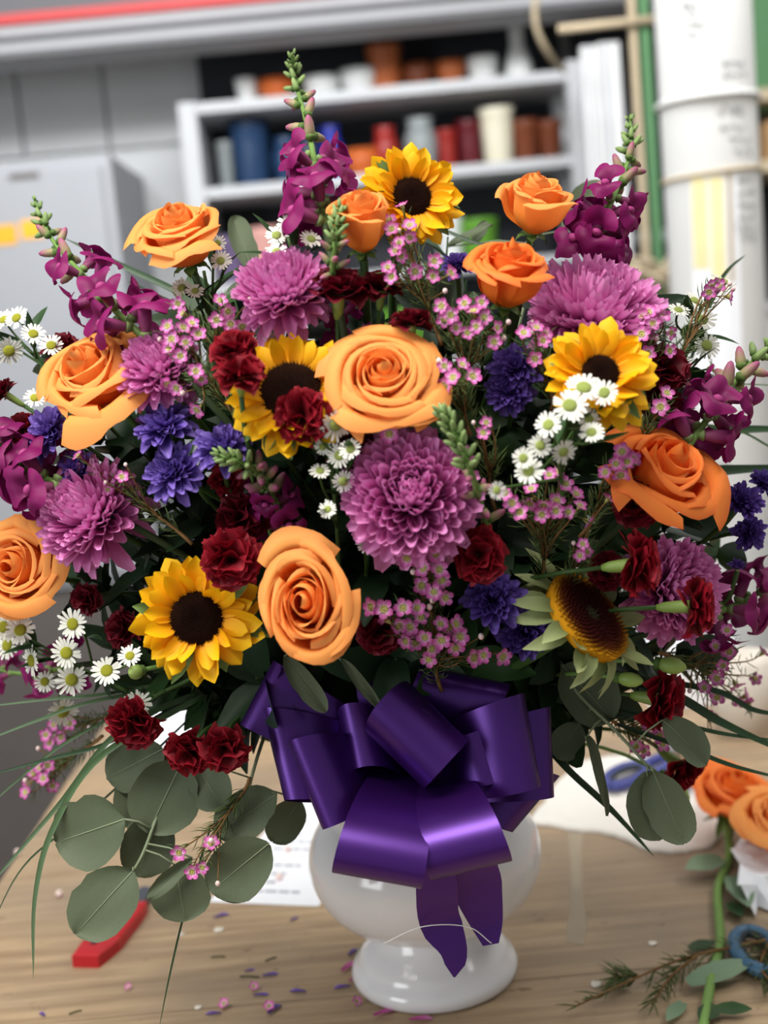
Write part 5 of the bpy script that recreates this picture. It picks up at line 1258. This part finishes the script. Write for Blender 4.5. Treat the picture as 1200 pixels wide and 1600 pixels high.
# ---- purple bow
KN = px(640, 1205, .915)
bow = thing('ribbon_bow', 'large purple satin ribbon bow tied in front of the urn', 'bow', None, Matrix.Translation(Vector(KN)))
def strip(name, C, Wv, wid, parent=bow):         # centre line, width directions, widths
    n = len(C); G_ = np.zeros((n, 7, 3))
    for i in range(n):
        for j, q in enumerate(np.linspace(-.5, .5, 7)): G_[i, j] = C[i] + Wv[i] * q * wid[i]
    V, F, U = grid(G_ - KN); o = ob(name, mesh(name, V, F, M_['ribbon'], U), parent)
    sm = o.modifiers.new('thickness', 'SOLIDIFY'); sm.thickness = .0005; es = o.modifiers.new('crisp_edges', 'EDGE_SPLIT'); es.split_angle = math.radians(50)
    return o
def loop(A, B, dA, dB, fat=.22, k0=None, squeeze=.30, sgn=1, crease=0.0, back=0.0):
    a, b = px(*A, dA), px(*B, dB); K = KN if k0 is None else px(*k0)
    E = (a + b) / 2; u = E - K; L = np.linalg.norm(u); u /= L
    w = b - a; W = np.linalg.norm(w); w = w / W; v = nrm(np.cross(u, w)) * sgn
    th = np.linspace(0, 2 * math.pi, 41); C = []; Wd = []; wid = []
    for t in th:
        s = (1 - math.cos(t)) / 2; h = fat * L * math.sin(t) * (0.25 + 0.75 * s)
        C.append(K + u * L * s + v * (h + back * L * s)); f = math.sin(t / 2) ** .75
        wid.append(W * (squeeze + (1 - squeeze) * f)); Wd.append(nrm(w * f + (w - u * (w @ u)) * (1 - f)) if True else w)
    return strip('loop', np.array(C), np.array(Wd), np.array(wid))
loop((655, 1046), (796, 1074), .875, .865, .25)
loop((602, 1086), (706, 1186), .835, .825, .36, (648, 1180, .905), .25)
loop((412, 1106), (447, 1250), .875, .865, .20)
loop((456, 1156), (512, 1294), .850, .842, .25, (600, 1195, .905), .25)
loop((428, 1032), (376, 1132), .885, .88, .16)
loop((812, 1084), (838, 1232), .850, .845, .26)
loop((858, 1104), (864, 1246), .875, .87, .20)
loop((874, 1212), (800, 1300), .895, .89, .22)
loop((520, 1350), (662, 1376), .80, .80, .24, (625, 1200, .90), .18)
loop((668, 1362), (797, 1330), .805, .80, .26, (682, 1200, .90), .18)
loop((560, 1058), (650, 1085), .90, .89, .25)
loop((540, 1100), (560, 1200), .875, .86, .3)
loop((752, 1140), (778, 1222), .85, .845, .32, (690, 1185, .905))
def tail(pts, wpx, tipcut):
    C = spline([px(*p) for p in pts], 22); T = np.gradient(C, axis=0); wid = []
    Wd = [nrm(np.cross(nrm(t), -FWD)) for t in T]
    wid = np.interp(np.linspace(0, 1, 22), [q[0] for q in wpx], [q[1] * .87 / FPX for q in wpx])
    return strip('tail', C, np.array(Wd), wid)
tail([(655, 1215, .905), (674, 1300, .87), (682, 1380, .875), (686, 1435, .885), (709, 1485, .885), (710, 1527, .885)], [(0, 40), (.4, 66), (.66, 66), (.78, 46), (.9, 34), (1, 3)], 0)
tail([(690, 1215, .905), (728, 1300, .875), (744, 1380, .885), (760, 1440, .89), (767, 1476, .89)], [(0, 40), (.5, 84), (.75, 54), (1, 26)], 0)
V, F, U = ellipsoid((0, 0, 0), (.022, .018, .022), 12, 8); ob('knot', mesh('knot', V, F, M_['ribbon'], U), bow)
tag(ob('ribbon_thread', MB().tube(spline([px(598, 1475, .91), px(660, 1448, .88), px(730, 1448, .878), px(768, 1474, .882)], 24), .0004, 5).build('ribbon_thread', M_['plastic_white'])), 'fine pale thread curving across the bow tails', 'thread')

# ---- roses and leaves lying on the table
def flatleaf(name, m, a, b, wr, label, z=.003, lift=.0, cat='leaf', parent=None):
    A, B = tb(*a), tb(*b); A[2] = z; B[2] = z + lift; L = np.linalg.norm(B - A)
    me = leaf_mesh(name, m, .32, .18, -.05, n=9)
    o = ob(name, me, parent, (parent.matrix_basis.inverted() if parent else Matrix.Identity(4)) @ dirframe(A, B - A, (0, -.25, 1), L) @ Matrix.Diagonal((1, wr, 1, 1)))
    if parent is None: tag(o, label, cat)
    return o
def table_rose(x, y, w, face, label, m, seed, path, leaves):
    P = np.array([tb(*p) for p in path]); P[:, 2] = .006; s = w / 2 * 1.15 / FPX; n = img(*face)
    c = tb(x, y); c[2] = s * .62; d = (c - CAM) @ FWD; q = c
    M = frame(q, n, s, seed); t = thing('cut_rose', label, 'rose', 'cut roses lying on the table', M)
    rg_ = np.random.default_rng(seed)
    for i in range(20):
        V, F, U = rose_petal((i / 19) ** .85, i * 2.39996, 1.0, rg_, 1.0); ob('petal', mesh('petal', V * [1, 1, .85], F, M_[m], U), t)
    for k_ in range(5): ob('sepal', SEPG[k_ % 3], t, pol(math.radians(120), k_ * 1.2566, (0, 0, -.02), (.5, .5, .5)))
    V, F, U = lathe([(.001, -.30), (.07, -.27), (.10, -.18), (.11, -.06), (.20, .03), (.001, .1)], 12); ob('hip', mesh('hip', V, F, M_['sepal'], U), t)
    st = spline(np.vstack([fwd_pts(M, [(0, 0, -.1)]), P]), 30); V, F, U = tube(inv_pts(M, st), .0042 / s, 7); ob('stem', mesh('stem', V, F, M_['stem_light'], U), t)
    for (mm, a, b, wr, zz, lf) in leaves: flatleaf('leaf', mm, a, b, wr, '', zz, lf, parent=t)
    return t
table_rose(1138, 1318, 176, (.15, .82, .35), 'orange cut rose lying on the table with its stem and leaves towards the viewer', 'rose_deep', 31, [(1140, 1345), (1122, 1400), (1126, 1480), (1112, 1540), (1098, 1625)],
           [('leaf_pale', (1130, 1360), (1072, 1380), .9, .012, .0), ('leaf_pale', (1145, 1385), (1172, 1440), .55, .01, .0), ('leaf', (1140, 1420), (1160, 1445), .7, .006, 0)])
table_rose(1210, 1352, 156, (.1, .75, .45), 'peach cut rose at the right table edge behind the crumpled tissue', 'rose', 33, [(1225, 1350), (1250, 1400), (1290, 1460)], [])
flatleaf('loose_leaf', 'leaf', (1077, 1488), (1118, 1478), .8, 'small dark green leaf scrap left of the cut rose stem')
flatleaf('loose_leaf', 'leaf_pale', (1076, 1552), (1180, 1520), .55, 'pale grey green leaf lying under the waxflower cutting', .008)
flatleaf('loose_leaf', 'leaf', (1118, 1588), (1176, 1590), .8, 'bright green leaf at the bottom right edge', .006)
flatleaf('loose_leaf', 'leaf', (1120, 1584), (1094, 1612), .9, 'bright green leaf cut by the bottom edge beside the cut stem', .007)
flatleaf('loose_leaf', 'leaf_pale', (1068, 1574), (1042, 1606), .6, 'small pale leaf at the bottom edge left of the cut stem', .004)
# waxflower cutting lying in front
rg = np.random.default_rng(9)
def cutting(paths, label, nn, L=.017):
    O = tb(*paths[0][0]); t = thing('waxflower_cutting', label, 'foliage', None, Matrix.Translation(Vector(O)))
    sm, nm = MB(), MB()
    for p in paths:
        P = spline(np.array([tb(*q) for q in p]) + [0, 0, .011], 24); sm.tube(P - O, np.linspace(.0016, .0008, 24), 5); needles_on(nm, P - O, nn, L, rg, .0007)
    nv = np.vstack(nm.V); nm.V = [np.maximum(nv, [-9, -9, .0012])]; nm.U = [np.vstack(nm.U)]
    ob('stem', sm.build('stem', M_['wax_stem']), t); o = ob('needles', nm.build('needles', M_['needle']), t); o['kind'] = 'stuff'
cutting([[(1230, 1482), (1140, 1500), (1060, 1520), (980, 1555), (902, 1592)], [(1090, 1512), (1050, 1545), (1020, 1590)], [(1000, 1545), (960, 1545)], [(1200, 1495), (1190, 1530), (1210, 1560)]], 'brown waxflower cutting with dark needles lying in the front right corner', 60)

# ---- petals, buds and scraps scattered on the table
PETV = blade_petal(1, .16, SPOON, .5, .12, mcol='violet'); PETM = blade_petal(1, .16, SPOON, .5, .12, mcol='mum')
for i, (x, y, L, a, m, lab) in enumerate([
 (334, 1437, 30, .6, 0, 'violet'), (454, 1441, 20, .9, 0, 'violet'), (478, 1553, 28, 2.7, 0, 'violet'), (410, 1528, 26, .3, 0, 'violet'), (396, 1558, 24, .1, 0, 'violet'), (382, 1520, 18, .4, 0, 'violet'),
 (545, 1496, 28, 1.1, 0, 'violet'), (535, 1522, 40, 1.0, 1, 'pink'), (546, 1536, 28, .5, 1, 'pink'), (548, 1544, 26, 3.0, 0, 'violet'), (420, 1588, 34, 1.1, 0, 'violet'), (585, 1592, 40, .5, 1, 'pink'), (640, 1598, 34, .1, 1, 'pink'), (70, 1590, 20, 2.2, 0, 'violet'), (345, 1586, 24, 2.9, 0, 'violet')]):
    p = tb(x, y); s = L * 1.13 / FPX; d = np.array([math.cos(a), math.sin(a), 0.0])
    places = ['left of the urn below the printed sheet', 'just left of the urn bowl', 'near the bottom edge left of the urn foot', 'left of the urn foot, midway to the left edge', 'left of a pale yellow bud', 'furthest left of the row below the sheet',
              'touching the urn foot, uppermost', 'longest one touching the urn foot', 'beside the urn foot under the longest petal', 'lying crosswise beside the urn foot', 'at the bottom edge under a dark pink bud', 'at the bottom edge below the urn foot', 'at the bottom edge right of the urn foot axis', 'in the bottom left corner', 'under a dark pink waxflower near the bottom edge']
    o = ob('fallen_petal', PETM if m else PETV, None, dirframe(p + [0, 0, s * .12], d, (0, 0, 1), s)); tag(o, f'fallen {lab} petal {places[i]}', 'petal', 'fallen petals on the table')
for i, (x, y, w, lab) in enumerate([(450, 1332, 13, 'small pink bud lying on the printed sheet, upper one'), (437, 1376, 14, 'small pink bud lying on the printed sheet, lower one'), (93, 1402, 13, 'small pink bud on the table left of the red knife'), (28, 1337, 13, 'small tan bud at the left edge of the table')]):
    p = tb(x, y); s = w * 1.2 / FPX; o = ob('fallen_bud', WAXB, None, Matrix.Translation(Vector(p + [0, 0, s * .51])) @ Matrix.Scale(s, 4)); tag(o, lab, 'flower bud', 'fallen buds on the table')
for i, (x, y, w, lab) in enumerate([(351, 1576, 18, 'fallen dark pink waxflower near the bottom edge'), (201, 1547, 12, 'tiny fallen pink waxflower below the red knife'), (421, 1580, 18, 'fallen dark pink waxflower beside a violet petal at the bottom edge'), (397, 1548, 16, 'fallen pale waxflower left of the urn foot'), (558, 1572, 16, 'fallen pale waxflower just left below the urn foot')]):
    p = tb(x, y); s = w / 2 * 1.13 / FPX; o = ob('fallen_waxflower', WAX[i % 4], None, frame(p + [0, 0, s * .9], (.2 * i - .4, -.5, .8), s, i)); tag(o, lab, 'waxflower', 'fallen waxflowers on the table'); ob('nectar_cup', WAXC, o)
for i, (x, y, w, lab) in enumerate([(342, 1454, 18, 'round white paper chip below the printed sheet'), (283, 1461, 13, 'small white paper chip left of the round one'), (310, 1575, 12, 'tiny white chip near the bottom edge'), (932, 1539, 18, 'white chip right of the urn foot'), (1020, 1475, 14, 'pale chip between the urn and the cut rose stem')]):
    p = tb(x, y); s = w / 2 * 1.13 / FPX; V, F, U = lathe([(.001, 0), (.9, 0), (1, .06), (.85, .12), (.001, .12)], 10); V = V * (1 + .15 * np.sin(np.arange(len(V)) * 1.7))[:, None]
    V[:, 2] = np.abs(V[:, 2])
    tag(ob('paper_chip', mesh('paper_chip', V, F, M_['scrap_white'], U), None, Matrix.Translation(Vector(p + [0, 0, .0006])) @ Matrix.Scale(s, 4)), lab, 'paper chip', 'paper chips on the table')
flatleaf('leaf_scrap', 'leaf_pale', (560, 1500), (584, 1478), .6, 'small pale green leaf scrap against the urn foot')
for i, (a, b, lab) in enumerate([((375, 1527), (405, 1528), 'thin dark stem clipping beside a violet petal'), ((330, 1497), (352, 1496), 'short dark stem clipping in the middle of the left table half'), ((415, 1503), (432, 1497), 'short dark stem clipping left of the urn foot'), ((108, 1586), (128, 1580), 'dark stem clipping near the bottom left corner')]):
    A, B = tb(*a), tb(*b); o = MB().tube(np.array([A, (A + B) / 2 + [0, .001, 0], B]) + [0, 0, .0009], .0007, 5).build('stem_clipping', M_['stem_dark']); tag(ob('stem_clipping', o), lab, 'stem clipping', 'stem clippings on the table')
